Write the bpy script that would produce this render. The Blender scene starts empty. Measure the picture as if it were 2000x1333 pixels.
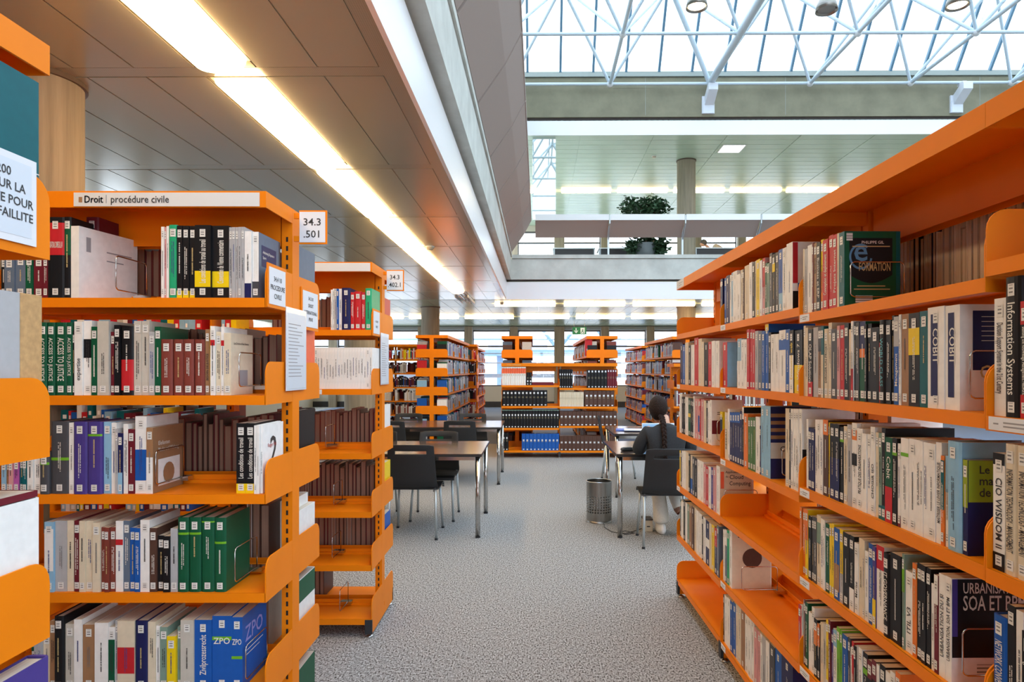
import bpy, bmesh, math, random, re
from mathutils import Vector, Matrix
random.seed(7)
SC = bpy.context.scene
COL = SC.collection
R = math.radians

# ------------------------------------------------------------------ camera, sky, exposure
F = 1300.0                       # focal length in pixels of the 2000 px wide frame
VX, VY, EYE = 1040.0, 722.0, 1.5
cd = bpy.data.cameras.new('camera'); cam = bpy.data.objects.new('camera', cd); COL.objects.link(cam)
cam.location = (0, 0, EYE); cam.rotation_euler = (R(90), 0, 0)
cd.sensor_width = 36; cd.lens = F / 2000 * 36; cd.clip_start = 0.02
cd.shift_x = -(VX - 1000) / 2000; cd.shift_y = (VY - 666.5) / 2000
SC.camera = cam
SC.view_settings.view_transform = 'Standard'; SC.view_settings.look = 'None'
SC.view_settings.gamma = 1; SC.view_settings.use_curve_mapping = False
SC.view_settings.exposure = -0.15
W = bpy.data.worlds.new('sky'); SC.world = W; W.use_nodes = True
bg = W.node_tree.nodes['Background']; bg.inputs[0].default_value = (0.80, 0.92, 1.06, 1); bg.inputs[1].default_value = 6.5

BR = -12 / 1300.0                # the building is turned by this against the bookcases
def bpt(x, y, z=0.0):
    c, s = math.cos(BR), math.sin(BR)
    return Vector((x * c - y * s, x * s + y * c, z))
def portal(name, loc, rot, sx, sy):
    l = bpy.data.lights.new(name, 'AREA'); l.shape = 'RECTANGLE'; l.size = sx; l.size_y = sy; l.cycles.is_portal = True
    o = bpy.data.objects.new(name, l); COL.objects.link(o); o.location = bpt(*loc); o.rotation_euler = rot
portal('roof_light_portal', (6.6, 3.6, 8.8), (0, 0, BR), 15, 25)
portal('north_window_portal', (3, 26.8, 1.95), (R(-90), 0, BR), 22, 2.3)
portal('south_window_portal', (6.2, -9.3, 3.9), (R(90), 0, BR), 16, 6.6)
portal('west_window_portal', (-9.3, 17, 1.95), (0, R(-90), BR), 2.3, 19)

# ------------------------------------------------------------------ materials
def lin(c):
    return tuple(((v / 255) / 12.92 if v <= 10 else (((v / 255) + .055) / 1.055) ** 2.4) for v in c) + (1,)
MATS = {}
def mat(name, rgb, rough=.5, metal=0., spec=.5, noise=0., nscale=30., emit=0., ecol=None, bump=0., coat=0.):
    if name in MATS: return MATS[name]
    m = bpy.data.materials.new(name); m.use_nodes = True; nt = m.node_tree; b = nt.nodes['Principled BSDF']
    c = lin(rgb); b.inputs['Base Color'].default_value = c; b.inputs['Roughness'].default_value = rough
    b.inputs['Metallic'].default_value = metal; b.inputs['Specular IOR Level'].default_value = spec
    if coat: b.inputs['Coat Weight'].default_value = coat
    if emit:
        b.inputs['Emission Color'].default_value = (*(ecol or c[:3]), 1); b.inputs['Emission Strength'].default_value = emit
    if noise or bump:
        tc = nt.nodes.new('ShaderNodeTexCoord'); n = nt.nodes.new('ShaderNodeTexNoise'); n.inputs['Scale'].default_value = nscale; n.inputs['Detail'].default_value = 4
        nt.links.new(tc.outputs['Object'], n.inputs['Vector'])
        if noise:
            r = nt.nodes.new('ShaderNodeValToRGB'); r.color_ramp.elements[0].position = .3; r.color_ramp.elements[1].position = .72
            r.color_ramp.elements[0].color = tuple(max(0, x * (1 - noise)) for x in c[:3]) + (1,)
            r.color_ramp.elements[1].color = tuple(min(1, x * (1 + noise)) for x in c[:3]) + (1,)
            nt.links.new(n.outputs['Fac'], r.inputs[0]); nt.links.new(r.outputs[0], b.inputs['Base Color'])
        if bump:
            bp = nt.nodes.new('ShaderNodeBump'); bp.inputs['Strength'].default_value = bump; bp.inputs['Distance'].default_value = .01
            nt.links.new(n.outputs['Fac'], bp.inputs['Height']); nt.links.new(bp.outputs[0], b.inputs['Normal'])
    MATS[name] = m; return m
ORANGE = mat('orange_lacquer', (238, 130, 10), .45, spec=.16, noise=.04, nscale=6)
SLOTD = mat('slot_dark', (24, 14, 10), .7)
WHITE = mat('white_paint', (228, 230, 230), .5)
PAPER = mat('white_paper', (226, 228, 232), .6)
INK = mat('ink', (52, 52, 54), .6)
INKL = mat('ink_pale', (150, 150, 152), .6)
BLACKP = mat('black_plastic', (30, 31, 33), .55, noise=.1, nscale=200)
STEEL = mat('brushed_steel', (196, 198, 198), .28, metal=1.)
STEELD = mat('perforated_steel', (150, 146, 140), .33, metal=1.)
CHROME = mat('chrome', (200, 198, 194), .15, metal=1.)
ALU = mat('silver_tube', (186, 194, 196), .35, metal=.6)
TABLE = mat('table_laminate', (74, 60, 54), .16, noise=.12, nscale=8, spec=.7)
TEDGE = mat('table_edge', (34, 30, 28), .4)
LAMPW = mat('lamp_diffuser', (255, 240, 205), .4, emit=18, ecol=(1., .66, .31))
LAMPR = mat('lamp_reflector', (238, 226, 200), .3)
SPOTE = mat('panel_light', (255, 255, 255), .4, emit=6., ecol=(1., .97, .9))
PENDE = mat('pendant_glow', (255, 240, 210), .4, emit=9., ecol=(1., .82, .55))
RECSHADE = mat('recess_shade', (62, 54, 50), .7)  # dark tone stands in for the shadow gap behind the fascias
TRUSS = mat('truss_backlit', (188, 204, 214), .4)  # darker bluish tone imitates bars seen against the bright sky
MULLION = mat('mullion_sky_tint', (92, 128, 150), .5)  # blue painted in for the sky's backlight on the bars
BLUEST = mat('blue_steel', (120, 150, 184), .5)
ACOU = mat('acoustic_panel', (158, 144, 137), .8, noise=.06, nscale=300)
PLASTIC = mat('clear_sleeve', (214, 222, 228), .18, spec=.8)
CAP = mat('end_cap', (40, 42, 46), .5)
SKIN = mat('skin', (206, 158, 132), .5)
GREEN = mat('exit_green', (20, 128, 78), .4)
BLIND = mat('blind_grey', (146, 152, 150), .45)

def floor_mat():
    m = bpy.data.materials.new('speckled_carpet'); m.use_nodes = True; nt = m.node_tree; b = nt.nodes['Principled BSDF']
    tc = nt.nodes.new('ShaderNodeTexCoord')
    v = nt.nodes.new('ShaderNodeTexNoise'); v.inputs['Scale'].default_value = 84; v.inputs['Detail'].default_value = 2.5; v.inputs['Roughness'].default_value = .6
    mp = nt.nodes.new('ShaderNodeMapping'); mp.inputs['Scale'].default_value = (1.5, .75, 1)
    nt.links.new(tc.outputs['Object'], mp.inputs['Vector']); nt.links.new(mp.outputs[0], v.inputs['Vector'])
    r = nt.nodes.new('ShaderNodeValToRGB'); e = r.color_ramp.elements
    e[0].position = .36; e[0].color = lin((56, 50, 46)); e[1].position = .455; e[1].color = lin((142, 140, 137))
    x = e.new(.56); x.color = lin((166, 165, 163)); x = e.new(.68); x.color = lin((206, 208, 208))
    nt.links.new(v.outputs['Fac'], r.inputs[0]); nt.links.new(r.outputs[0], b.inputs['Base Color'])
    b.inputs['Roughness'].default_value = .95; b.inputs['Specular IOR Level'].default_value = .15
    bp = nt.nodes.new('ShaderNodeBump'); bp.inputs['Strength'].default_value = .25; bp.inputs['Distance'].default_value = .004
    nt.links.new(v.outputs['Fac'], bp.inputs['Height']); nt.links.new(bp.outputs[0], b.inputs['Normal'])
    return m
def concrete(name, rgb, boards=0.):
    m = bpy.data.materials.new(name); m.use_nodes = True; nt = m.node_tree; b = nt.nodes['Principled BSDF']
    tc = nt.nodes.new('ShaderNodeTexCoord'); n = nt.nodes.new('ShaderNodeTexNoise'); n.inputs['Scale'].default_value = 2.2; n.inputs['Detail'].default_value = 9; n.inputs['Roughness'].default_value = .62
    mp = nt.nodes.new('ShaderNodeMapping'); mp.inputs['Scale'].default_value = (9, 9, .5) if boards else (1, 1, 1)
    nt.links.new(tc.outputs['Object'], mp.inputs['Vector']); nt.links.new(mp.outputs[0], n.inputs['Vector'])
    r = nt.nodes.new('ShaderNodeValToRGB'); c = lin(rgb); k = .22 if boards else .16
    r.color_ramp.elements[0].position = .3; r.color_ramp.elements[0].color = tuple(x * (1 - k) for x in c[:3]) + (1,)
    r.color_ramp.elements[1].position = .7; r.color_ramp.elements[1].color = tuple(min(1, x * (1 + k)) for x in c[:3]) + (1,)
    nt.links.new(n.outputs['Fac'], r.inputs[0]); nt.links.new(r.outputs[0], b.inputs['Base Color']); b.inputs['Roughness'].default_value = .85
    bp = nt.nodes.new('ShaderNodeBump'); bp.inputs['Strength'].default_value = .3; bp.inputs['Distance'].default_value = .006
    nt.links.new(n.outputs['Fac'], bp.inputs['Height']); nt.links.new(bp.outputs[0], b.inputs['Normal'])
    return m
def ceiling_mat():
    m = bpy.data.materials.new('perforated_ceiling'); m.use_nodes = True; nt = m.node_tree; b = nt.nodes['Principled BSDF']
    tc = nt.nodes.new('ShaderNodeTexCoord'); v = nt.nodes.new('ShaderNodeTexVoronoi'); v.inputs['Scale'].default_value = 90; v.inputs['Randomness'].default_value = 0
    nt.links.new(tc.outputs['Object'], v.inputs['Vector'])
    r = nt.nodes.new('ShaderNodeValToRGB'); r.color_ramp.elements[0].position = .2; r.color_ramp.elements[0].color = lin((134, 131, 116))
    r.color_ramp.elements[1].position = .34; r.color_ramp.elements[1].color = lin((170, 168, 150))
    nt.links.new(v.outputs['Distance'], r.inputs[0]); nt.links.new(r.outputs[0], b.inputs['Base Color'])
    b.inputs['Roughness'].default_value = .19; b.inputs['Metallic'].default_value = .25; return m
def glass_mat(name, refl, tint):
    m = bpy.data.materials.new(name); m.use_nodes = True; nt = m.node_tree; nt.nodes.remove(nt.nodes['Principled BSDF'])
    t = nt.nodes.new('ShaderNodeBsdfTransparent'); t.inputs[0].default_value = tint; g = nt.nodes.new('ShaderNodeBsdfGlossy'); g.inputs['Roughness'].default_value = .02
    mx = nt.nodes.new('ShaderNodeMixShader'); mx.inputs[0].default_value = refl
    nt.links.new(t.outputs[0], mx.inputs[1]); nt.links.new(g.outputs[0], mx.inputs[2]); nt.links.new(mx.outputs[0], nt.nodes['Material Output'].inputs[0]); return m
def callno_mat():                                       # white call-number sticker with short printed lines
    m = bpy.data.materials.new('call_number_sticker'); m.use_nodes = True; nt = m.node_tree; b = nt.nodes['Principled BSDF']; b.inputs['Roughness'].default_value = .4
    tc = nt.nodes.new('ShaderNodeTexCoord'); sx = nt.nodes.new('ShaderNodeSeparateXYZ'); nt.links.new(tc.outputs['Generated'], sx.inputs[0])
    def mth(op, a, v):
        n = nt.nodes.new('ShaderNodeMath'); n.operation = op; nt.links.new(a, n.inputs[0])
        if isinstance(v, float): n.inputs[1].default_value = v
        else: nt.links.new(v, n.inputs[1])
        return n.outputs[0]
    z = mth('FRACT', mth('ADD', mth('MULTIPLY', sx.outputs[2], 3.3), .2), 0.); row = mth('LESS_THAN', z, .42)
    col = mth('MULTIPLY', mth('GREATER_THAN', sx.outputs[0], .2), mth('LESS_THAN', sx.outputs[0], .78)); edge = mth('MULTIPLY', mth('GREATER_THAN', sx.outputs[2], .1), mth('LESS_THAN', sx.outputs[2], .9))
    f = mth('MULTIPLY', mth('MULTIPLY', row, col), edge)
    x = nt.nodes.new('ShaderNodeMix'); x.data_type = 'RGBA'; x.inputs[6].default_value = lin((226, 224, 218)); x.inputs[7].default_value = lin((120, 118, 116))
    nt.links.new(f, x.inputs[0]); nt.links.new(x.outputs[2], b.inputs['Base Color']); return m
def pages_mat(name, rgb):
    m = bpy.data.materials.new(name); m.use_nodes = True; nt = m.node_tree; b = nt.nodes['Principled BSDF']; b.inputs['Roughness'].default_value = .8
    tc = nt.nodes.new('ShaderNodeTexCoord'); mp = nt.nodes.new('ShaderNodeMapping'); mp.inputs['Scale'].default_value = (900, 3, 3)
    n = nt.nodes.new('ShaderNodeTexNoise'); n.inputs['Scale'].default_value = 1; n.inputs['Detail'].default_value = 1
    nt.links.new(tc.outputs['Object'], mp.inputs[0]); nt.links.new(mp.outputs[0], n.inputs['Vector'])
    r = nt.nodes.new('ShaderNodeValToRGB'); c = lin(rgb); r.color_ramp.elements[0].position = .3; r.color_ramp.elements[1].position = .7
    r.color_ramp.elements[0].color = tuple(x * .7 for x in c[:3]) + (1,); r.color_ramp.elements[1].color = c
    nt.links.new(n.outputs['Fac'], r.inputs[0]); nt.links.new(r.outputs[0], b.inputs['Base Color']); return m
FLOORM = floor_mat(); CONC = concrete('smooth_concrete', (196, 200, 194)); CONCB = concrete('board_marked_concrete', (148, 137, 118), 1.)
CONCR = concrete('roof_beam_concrete', (128, 125, 104)); CEIL = ceiling_mat(); GLASS = glass_mat('window_glass', .06, (1, 1, 1, 1)); GLASSROOF = glass_mat('roof_glass', .05, (.57, .6, .61, 1)); GLASSR = glass_mat('screen_glass', .5, (.9, .97, 1, 1))
CALLNO = callno_mat(); PAGES = pages_mat('book_pages', (222, 210, 190)); PAGESW = pages_mat('white_pages', (246, 240, 232)); PAGES_SHADE = pages_mat('shaded_pages', (170, 134, 112))  # last one has the shade between the shelves painted in as brown
PAL = dict(w=(236, 234, 230), c=(220, 206, 180), g=(176, 176, 178), G=(74, 74, 78), k=(26, 26, 29), n=(32, 36, 84), b=(30, 88, 170), l=(142, 186, 214), t=(18, 94, 102), e=(20, 84, 56),
           E=(40, 166, 116), r=(192, 40, 46), m=(108, 32, 44), p=(212, 150, 150), y=(236, 202, 22), o=(226, 122, 46), u=(74, 60, 134), s=(158, 118, 84), q=(86, 60, 50), a=(128, 62, 52), i=(126, 152, 138),
           z=(98, 112, 130), v=(112, 176, 40), M=(180, 92, 164), x=(196, 190, 178), d=(238, 108, 72), h=(78, 118, 66), j=(146, 162, 40))
CNAME = dict(w='white', c='cream', g='light grey', G='dark grey', k='black', n='navy', b='blue', l='pale blue', t='teal', e='dark green', E='bright green', r='red', m='maroon', p='pink', y='yellow', o='orange',
             u='purple', s='tan', q='brown', a='rust brown', i='grey green', z='slate', v='lime green', M='magenta', x='stone grey', d='coral', h='leaf green', j='olive green')
def cmat(c): return mat('cover_' + CNAME[c].replace(' ', '_'), PAL[c], .42, spec=.22, noise=.05, nscale=40)
DARK = set('Gknbtermuqazoh')

# ------------------------------------------------------------------ mesh helpers
class MB:
    def __init__(s): s.v = []; s.f = []; s.m = []
    def face(s, pts, m=0):
        n = len(s.v); s.v += [tuple(p) for p in pts]; s.f.append(list(range(n, n + len(pts)))); s.m.append(m); return s
    def box(s, x0, x1, y0, y1, z0, z1, m=0):
        n = len(s.v); s.v += [(x0, y0, z0), (x1, y0, z0), (x1, y1, z0), (x0, y1, z0), (x0, y0, z1), (x1, y0, z1), (x1, y1, z1), (x0, y1, z1)]
        s.f += [[n + i for i in q] for q in ((3, 2, 1, 0), (4, 5, 6, 7), (0, 1, 5, 4), (1, 2, 6, 5), (2, 3, 7, 6), (3, 0, 4, 7))]; s.m += [m] * 6; return s
    def prism(s, pts, ax, a0, a1, m=0):                 # polygon extruded along axis ax
        def P(p, a): return {'x': (a, p[0], p[1]), 'y': (p[0], a, p[1]), 'z': (p[0], p[1], a)}[ax]
        n = len(s.v); k = len(pts); s.v += [P(p, a0) for p in pts] + [P(p, a1) for p in pts]
        s.f.append([n + i for i in range(k)][::-1]); s.f.append([n + k + i for i in range(k)]); s.m += [m, m]
        for i in range(k):
            j = (i + 1) % k; s.f.append([n + i, n + j, n + k + j, n + k + i]); s.m.append(m)
        return s
    def tube(s, pts, r, n=10, m=0, r1=None):            # round bar through points
        pts = [Vector(p) for p in pts]; k = len(pts); base = len(s.v); up = None
        for i, p in enumerate(pts):
            t = (pts[min(i + 1, k - 1)] - pts[max(i - 1, 0)]).normalized()
            if up is None: up = t.orthogonal().normalized()
            up = (up - t * up.dot(t)).normalized(); w = t.cross(up); rr = r if r1 is None else r + (r1 - r) * i / (k - 1)
            for j in range(n):
                a = 2 * math.pi * j / n; s.v.append(tuple(p + (up * math.cos(a) + w * math.sin(a)) * rr))
        for i in range(k - 1):
            for j in range(n):
                a, b = base + i * n + j, base + i * n + (j + 1) % n; s.f.append([a, b, b + n, a + n]); s.m.append(m)
        s.f.append([base + j for j in range(n)][::-1]); s.f.append([base + (k - 1) * n + j for j in range(n)]); s.m += [m, m]; return s
    def lathe(s, prof, c=(0, 0), n=24, m=0):            # (radius, z) profile about a vertical axis
        base = len(s.v)
        for r, z in prof:
            for j in range(n):
                a = 2 * math.pi * j / n; s.v.append((c[0] + r * math.cos(a), c[1] + r * math.sin(a), z))
        for i in range(len(prof) - 1):
            for j in range(n):
                a, b = base + i * n + j, base + i * n + (j + 1) % n; s.f.append([a, b, b + n, a + n]); s.m.append(m)
        return s
    def mesh(s, name):
        me = bpy.data.meshes.new(name); me.from_pydata(s.v, [], s.f); me.polygons.foreach_set('material_index', s.m); me.update(); return me
    def build(s, name, mats, parent=None, loc=None, smooth=False, rz=0):
        o = bpy.data.objects.new(name, s.mesh(name)); COL.objects.link(o)
        for m in (mats if isinstance(mats, (list, tuple)) else [mats]): o.data.materials.append(m)
        if parent is not None: o.parent = parent
        if loc is not None: o.location = loc
        if rz: o.rotation_euler.z = rz
        if smooth:
            for p in o.data.polygons: p.use_smooth = True
        return o
def bevel(o, w, n=2):
    b = o.modifiers.new('bevel', 'BEVEL'); b.width = w; b.segments = n; b.limit_method = 'ANGLE'; return o
def tag(o, label, cat, group=None):
    o['label'] = label; o['category'] = cat
    if group: o['group'] = group
    return o
def thing(name, label, cat, loc=(0, 0, 0), rz=0, group=None):
    o = bpy.data.objects.new(name, None); COL.objects.link(o); o.location = loc; o.rotation_euler.z = rz; o.empty_display_size = .1
    return tag(o, label, cat, group)
def struct(o):
    o['kind'] = 'structure'; o.rotation_euler.z = BR; return o
def copy_tree(o, parent=None):
    c = o.copy(); COL.objects.link(c); c.parent = parent
    for ch in list(o.children): copy_tree(ch, c)
    return c
TXT = {}
def text(name, body, size, m, parent, loc, rot, width=None, align='LEFT', depth=.0004, squeeze=True):
    k = (body, align, round(depth, 5))
    if k not in TXT:
        cu = bpy.data.curves.new('t', 'FONT'); cu.body = body; cu.size = 1; cu.align_x = align; cu.resolution_u = 2; cu.extrude = 0; cu.offset = .01
        o = bpy.data.objects.new('t', cu); COL.objects.link(o); bpy.context.view_layer.update()
        me = bpy.data.meshes.new_from_object(o.evaluated_get(bpy.context.evaluated_depsgraph_get())); bpy.data.objects.remove(o); me.name = 'lettering'
        xs = [v.co.x for v in me.vertices] or [0, 1]; TXT[k] = (me, max(xs) - min(xs))
    me, w = TXT[k]; o = bpy.data.objects.new(name, me.copy()); COL.objects.link(o); o.data.materials.clear(); o.data.materials.append(m)
    sx = width / w if width and (w * size > width or not squeeze) else size
    o.scale = (sx, size, 1); o.parent = parent; o.location = loc; o.rotation_euler = rot; return o
GL = []
for _v in range(8):                                     # worn print too small to read: short dashes in one or two lines, unit sized (x 0..1, z -.5...5)
    _m = MB(); rows = [(.0, .5)] if _v % 2 else [(-.3, .34), (.3, .34)]
    for zc, hh in rows:
        x = random.uniform(0, .1); xe = random.uniform(.75, 1)
        while x < xe:
            w = random.uniform(.012, .03)
            if random.random() > .14: _m.face([(x, 0, zc - hh / 2), (x + w * .75, 0, zc - hh / 2), (x + w * .75, 0, zc + hh / 2 * random.uniform(.6, 1)), (x, 0, zc + hh / 2 * random.uniform(.6, 1))])
            x += w
    GL.append(_m.mesh('worn_print'))
GM = {}
def gmesh(i, m):
    if (i, m.name) not in GM:
        me = GL[i].copy(); me.materials.append(m); GM[(i, m.name)] = me
    return GM[(i, m.name)]
INKS = {c: mat('print_' + c, rgb, .5) for c, rgb in dict(d=(44, 42, 44), w=(226, 222, 212), r=(170, 40, 40), y=(230, 200, 40), t=(80, 160, 170), g=(200, 176, 120), b=(60, 70, 130), m=(126, 122, 120)).items()}
ORD = 'zeroth first second third fourth fifth sixth seventh eighth ninth tenth eleventh twelfth thirteenth fourteenth fifteenth sixteenth seventeenth eighteenth nineteenth twentieth'.split()
ORD += ['twenty-' + w for w in ORD[1:10]] + ['thirtieth'] + ['thirty-' + w for w in ORD[1:10]] + ['fortieth']

# ------------------------------------------------------------------ books: x = thickness, y = depth behind the spine, z = height
def prof(t, hard, off=0.):
    if hard and t > .008:
        b = min(.005, t * .18) + off
        return [(0, -off), (t * .12, -b * .75), (t * .32, -b), (t * .68, -b), (t * .88, -b * .75), (t, -off)]
    return [(0, -off), (t, -off)]
def strip(mb, t, hard, u0, u1, z0, z1, off, m=0):       # a sheet lying on the spine
    P = prof(t, hard, off)
    def at(u):
        for (xa, ya), (xb, yb) in zip(P, P[1:]):
            if xa <= u <= xb + 1e-9: return (u, ya + (yb - ya) * ((u - xa) / max(xb - xa, 1e-9)))
        return P[-1]
    us = [u0] + [p[0] for p in P if u0 < p[0] < u1] + [u1]; pts = [at(u) for u in us]
    for a, b in zip(pts, pts[1:]): mb.face([(a[0], a[1], z0), (b[0], b[1], z0), (b[0], b[1], z1), (a[0], a[1], z1)], m)
BOOKS = [0]
def book(parent_m, x, y, z, t, h, d, code, label, group=None, hard=False, bands=(), title=None, tdir='v', tcol=None, stick=(1, 1), rz=0, pages=None, plain=False, tsize=None):
    """parent_m: the bookcase's matrix; x, y, z: where the spine's left foot stands in it."""
    nm = 'hardback' if hard else 'booklet' if t < .0095 else 'textbook' if h > .232 else 'paperback'
    b = .0028 if hard else .0007
    mb = MB(); P = prof(t, hard)
    mb.box(0, b, 0, d, 0, h); mb.box(t - b, t, 0, d, 0, h)
    if len(P) > 2: mb.prism(P + [(t - b, .002), (b, .002)], 'z', 0, h)
    else: mb.box(b, t - b, 0, .0012, 0, h)
    root = mb.build(nm, cmat(code))
    M = parent_m @ Matrix.Translation((x, y, z + .0005)) @ Matrix.Rotation(rz, 4, 'Z')
    root.location = M.to_translation(); root.rotation_euler.z = M.to_euler().z
    tag(root, label, 'book', group); g = .004 if hard else .0008
    MB().box(b, t - b, .0025, d - (.004 if hard else .0005), g * .9, h - g).build('pages', pages or PAGES, root)
    for (c, z0, z1) in bands:
        m2 = MB(); strip(m2, t, hard, 0, t, z0 * h, z1 * h, .0006); m2.build('spine_band', cmat(c), root)
    if plain: return root
    sw = min(t * .7, .019)
    for k, s in enumerate(stick):
        if s:
            if code in 'wcxg' and random.random() < .45: continue
            zz = h - .012 - .028 if k == 0 else .01; hh = .026 if k == 0 else .022
            m2 = MB(); strip(m2, t, hard, t / 2 - sw / 2, t / 2 + sw / 2, zz, zz + hh, .0012); m2.build('call_number_label', CALLNO, root)
    off = (-min(.005, t * .18) if hard and t > .008 else 0) - .0011
    if title:
        sz = tsize or min(t * .75, .03); L = h - .1
        tm = INKS[tcol or ('w' if code in DARK else 'd')]
        if tdir == 'v': text('title', title, sz, tm, root, (t / 2 - sz * .33, off, h - .052), (R(90), R(90), 0), width=L)
        elif tdir == '^': text('title', title, sz, tm, root, (t / 2 + sz * .33, off, .05), (R(90), R(-90), 0), width=L)
        else: text('title', title, sz, tm, root, (t / 2, off, h * .62), (R(90), 0, 0), width=t * .85, align='CENTER')
    elif t > .006:
        BOOKS[0] += 1; i = BOOKS[0] * 5 % 8; L = h * random.uniform(.3, .55); z0 = .05 + random.uniform(0, max(.001, h - .1 - L))
        o = bpy.data.objects.new('title', gmesh(i, INKS[tcol or (('w', 'w', 'w', 'g')[i % 4] if code in DARK else ('d', 'd', 'b', 'm', 'd')[BOOKS[0] % 5])])); COL.objects.link(o); o.parent = root
        o.scale = (L, 1, min(t * .45, .0095)); o.location = (t / 2, off, z0 + L); o.rotation_euler = (0, R(90), 0)
    return root
def face_rect(bk, t, name, m, u0, u1, v0, v1, off=.0006):   # printed area on the cover that looks along +x
    return MB().face([(t + off, u0, v0), (t + off, u1, v0), (t + off, u1, v1), (t + off, u0, v1)]).build(name, m, bk)
def face_text(bk, t, body, size, m, u, v, width=None, off=.0012, align='LEFT', name='cover_title'):
    return text(name, body, size, m, bk, (t + off, u, v), (R(90), 0, R(90)), width=width, align=align)
TOK = re.compile(r'^(\d+)([A-Za-z])(\*?)(\d+)((?:\[[a-zA-Z][\d.]+-[\d.]+\])*)(?:([v^=])(.*))?$')
def shelf_row(case, zsh, start, toks, sc, ox, oy, where, depth=.165, rev_ord=False, first_x=None):
    """Transcribed row: every token is end-x, cover colour, * for hardback, top-y, colour bands, title."""
    M, along, zz = case['M'], case['along'], case['z']
    xs = start; L = toks.split(); out = []; sh = 0 if first_x is None else first_x - along(ox + start / sc)
    for i, tk in enumerate(L):
        g = TOK.match(tk); xe, code, hard, yt, bands, td, ti = g.groups(); xe = int(xe)
        a0, a1 = along(ox + xs / sc) + sh, along(ox + xe / sc) + sh
        h = zz(ox + (xs + xe) / 2 / sc, oy + int(yt) / sc) - zsh; h = max(.12, min(.31, h))
        bl = [(q[0], float(q[1:].split('-')[0]), float(q[1:].split('-')[1])) for q in re.findall(r'\[([^\]]+)\]', bands)]
        kind = 'hardback' if hard else 'booklet' if a1 - a0 < .0101 else 'textbook' if h > .232 else 'paperback'
        n = len(L) - i if rev_ord else i + 1
        extra = f' with {CNAME[bl[0][0]]} band' if bl else ''
        lab = f'{CNAME[code]} {kind}{extra}, {ORD[n]} {where}'
        w_ = case.get('w', 1.0); k_ = math.floor((a0 + a1) / 2 / w_); a0 = max(a0, k_ * w_ + .0055); a1 = min(a1, (k_ + 1) * w_ - .0055)
        t = max(.004, a1 - a0 - .0008)
        bk = book(M, a0, case['spine'] + random.uniform(-1, 1) * case.get('jit', .006), zsh, t, h, min(.203, depth * random.uniform(.92, 1.06) if h < .26 else depth * 1.15), code, lab, bands=bl, hard=bool(hard), title=ti.split('@')[0].replace('_', ' ') if ti else None, tdir=td or 'v', tcol=ti.split('@')[1] if ti and '@' in ti else None)
        out.append((bk, t, h)); xs = xe
    return out

# ------------------------------------------------------------------ bookcases
def bracket_poly(front, back, top=.115, r=.045):
    s = 1 if back > front else -1; pts = [(front, -.032)]
    for k in range(6):
        a = R(90) * k / 5; pts.append((front + s * r * (1 - math.cos(a)), top - r + r * math.sin(a)))
    return pts + [(back, top), (back, -.032)]
def bookcase(label, origin, rz, bays, width, levels, back_levels=None, top=2.1, slots=True, double=True, lipdetail=True, name='bookcase'):
    root = thing(name, label, 'bookcase', origin, rz)
    D = .56 if double else .30; cy = .28
    for k in range(bays + 1):
        x = k * width; xa, xb = (x - .02, x + .02) if 0 < k < bays else ((x, x + .04) if k == 0 else (x - .04, x))
        MB().box(xa, xb, cy - .035, cy + .035, .1, top - .002).build('upright', ORANGE, root)
        if slots:
            up = root.children[-1]; m = MB(); n = int((top - .2) / .034)
            for q in range(n):
                z = .14 + q * .034
                for (ya, yb) in ((cy - .0356, cy - .034), (cy + .034, cy + .0356)):
                    m.box((xa + xb) / 2 - .004, (xa + xb) / 2 + .004, ya, yb, z, z + .018)
            m.build('slot_row', SLOTD, up)
        ft = MB().box(xa + .002, xb - .002, .005, D - .005, .022, .1).build('foot', ORANGE, root)
        MB().box(xa, xb, -.003, .012, .02, .101).build('end_cap', CAP, ft); MB().box(xa, xb, D - .012, D + .003, .02, .101).build('end_cap', CAP, ft)
        for yy in (.025, D - .025): MB().lathe([(0, 0), (.024, 0), (.024, .006), (.012, .012), (.006, .014), (.006, .024)], ((xa + xb) / 2, yy), 14).build('levelling_foot', STEEL, ft, smooth=True)
    for k in range(bays):
        xa, xb = k * width, (k + 1) * width
        sides = [(0, 1, levels[k] if isinstance(levels[0], (list, tuple)) else levels)]
        if double: sides.append((D, -1, back_levels or (levels[k] if isinstance(levels[0], (list, tuple)) else levels)))
        for (y0, s, lv) in sides:
            Y = lambda v: y0 + s * v
            def bx(m, a, b, c, d, e, f): m.box(a, b, min(Y(c), Y(d)), max(Y(c), Y(d)), e, f)
            cn = MB(); bx(cn, xa + .0005, xb - .0005, 0, .278, top - .006, top); bx(cn, xa + .0005, xb - .0005, 0, .004, top - .055, top - .006)
            bx(cn, xa + .0005, xa + .005, .004, .245, top - .055, top - .006); bx(cn, xb - .005, xb - .0005, .004, .245, top - .055, top - .006); bx(cn, xa + .045, xb - .045, .25, .254, top - .14, top - .006)
            cn.build('canopy', ORANGE, root)
            for z in lv:
                m = MB(); bx(m, xa + .003, xb - .003, .002, .25, z - .005, z); bx(m, xa + .003, xb - .003, 0, .004, z - .032, z); bx(m, xa + .003, xb - .003, .24, .245, z - .03, z + .03)
                bx(m, xa + .005, xb - .005, .224, .24, z, z + .012)
                sh = m.build('shelf', ORANGE, root)
                for xx in (xa + .0005, xb - .0045):
                    bm_ = MB(); bm_.prism([(p[0], p[1] + z) for p in bracket_poly(Y(0), Y(.248))], 'x', xx, xx + .004); bm_.build('end_bracket', ORANGE, sh)
    return root
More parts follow.
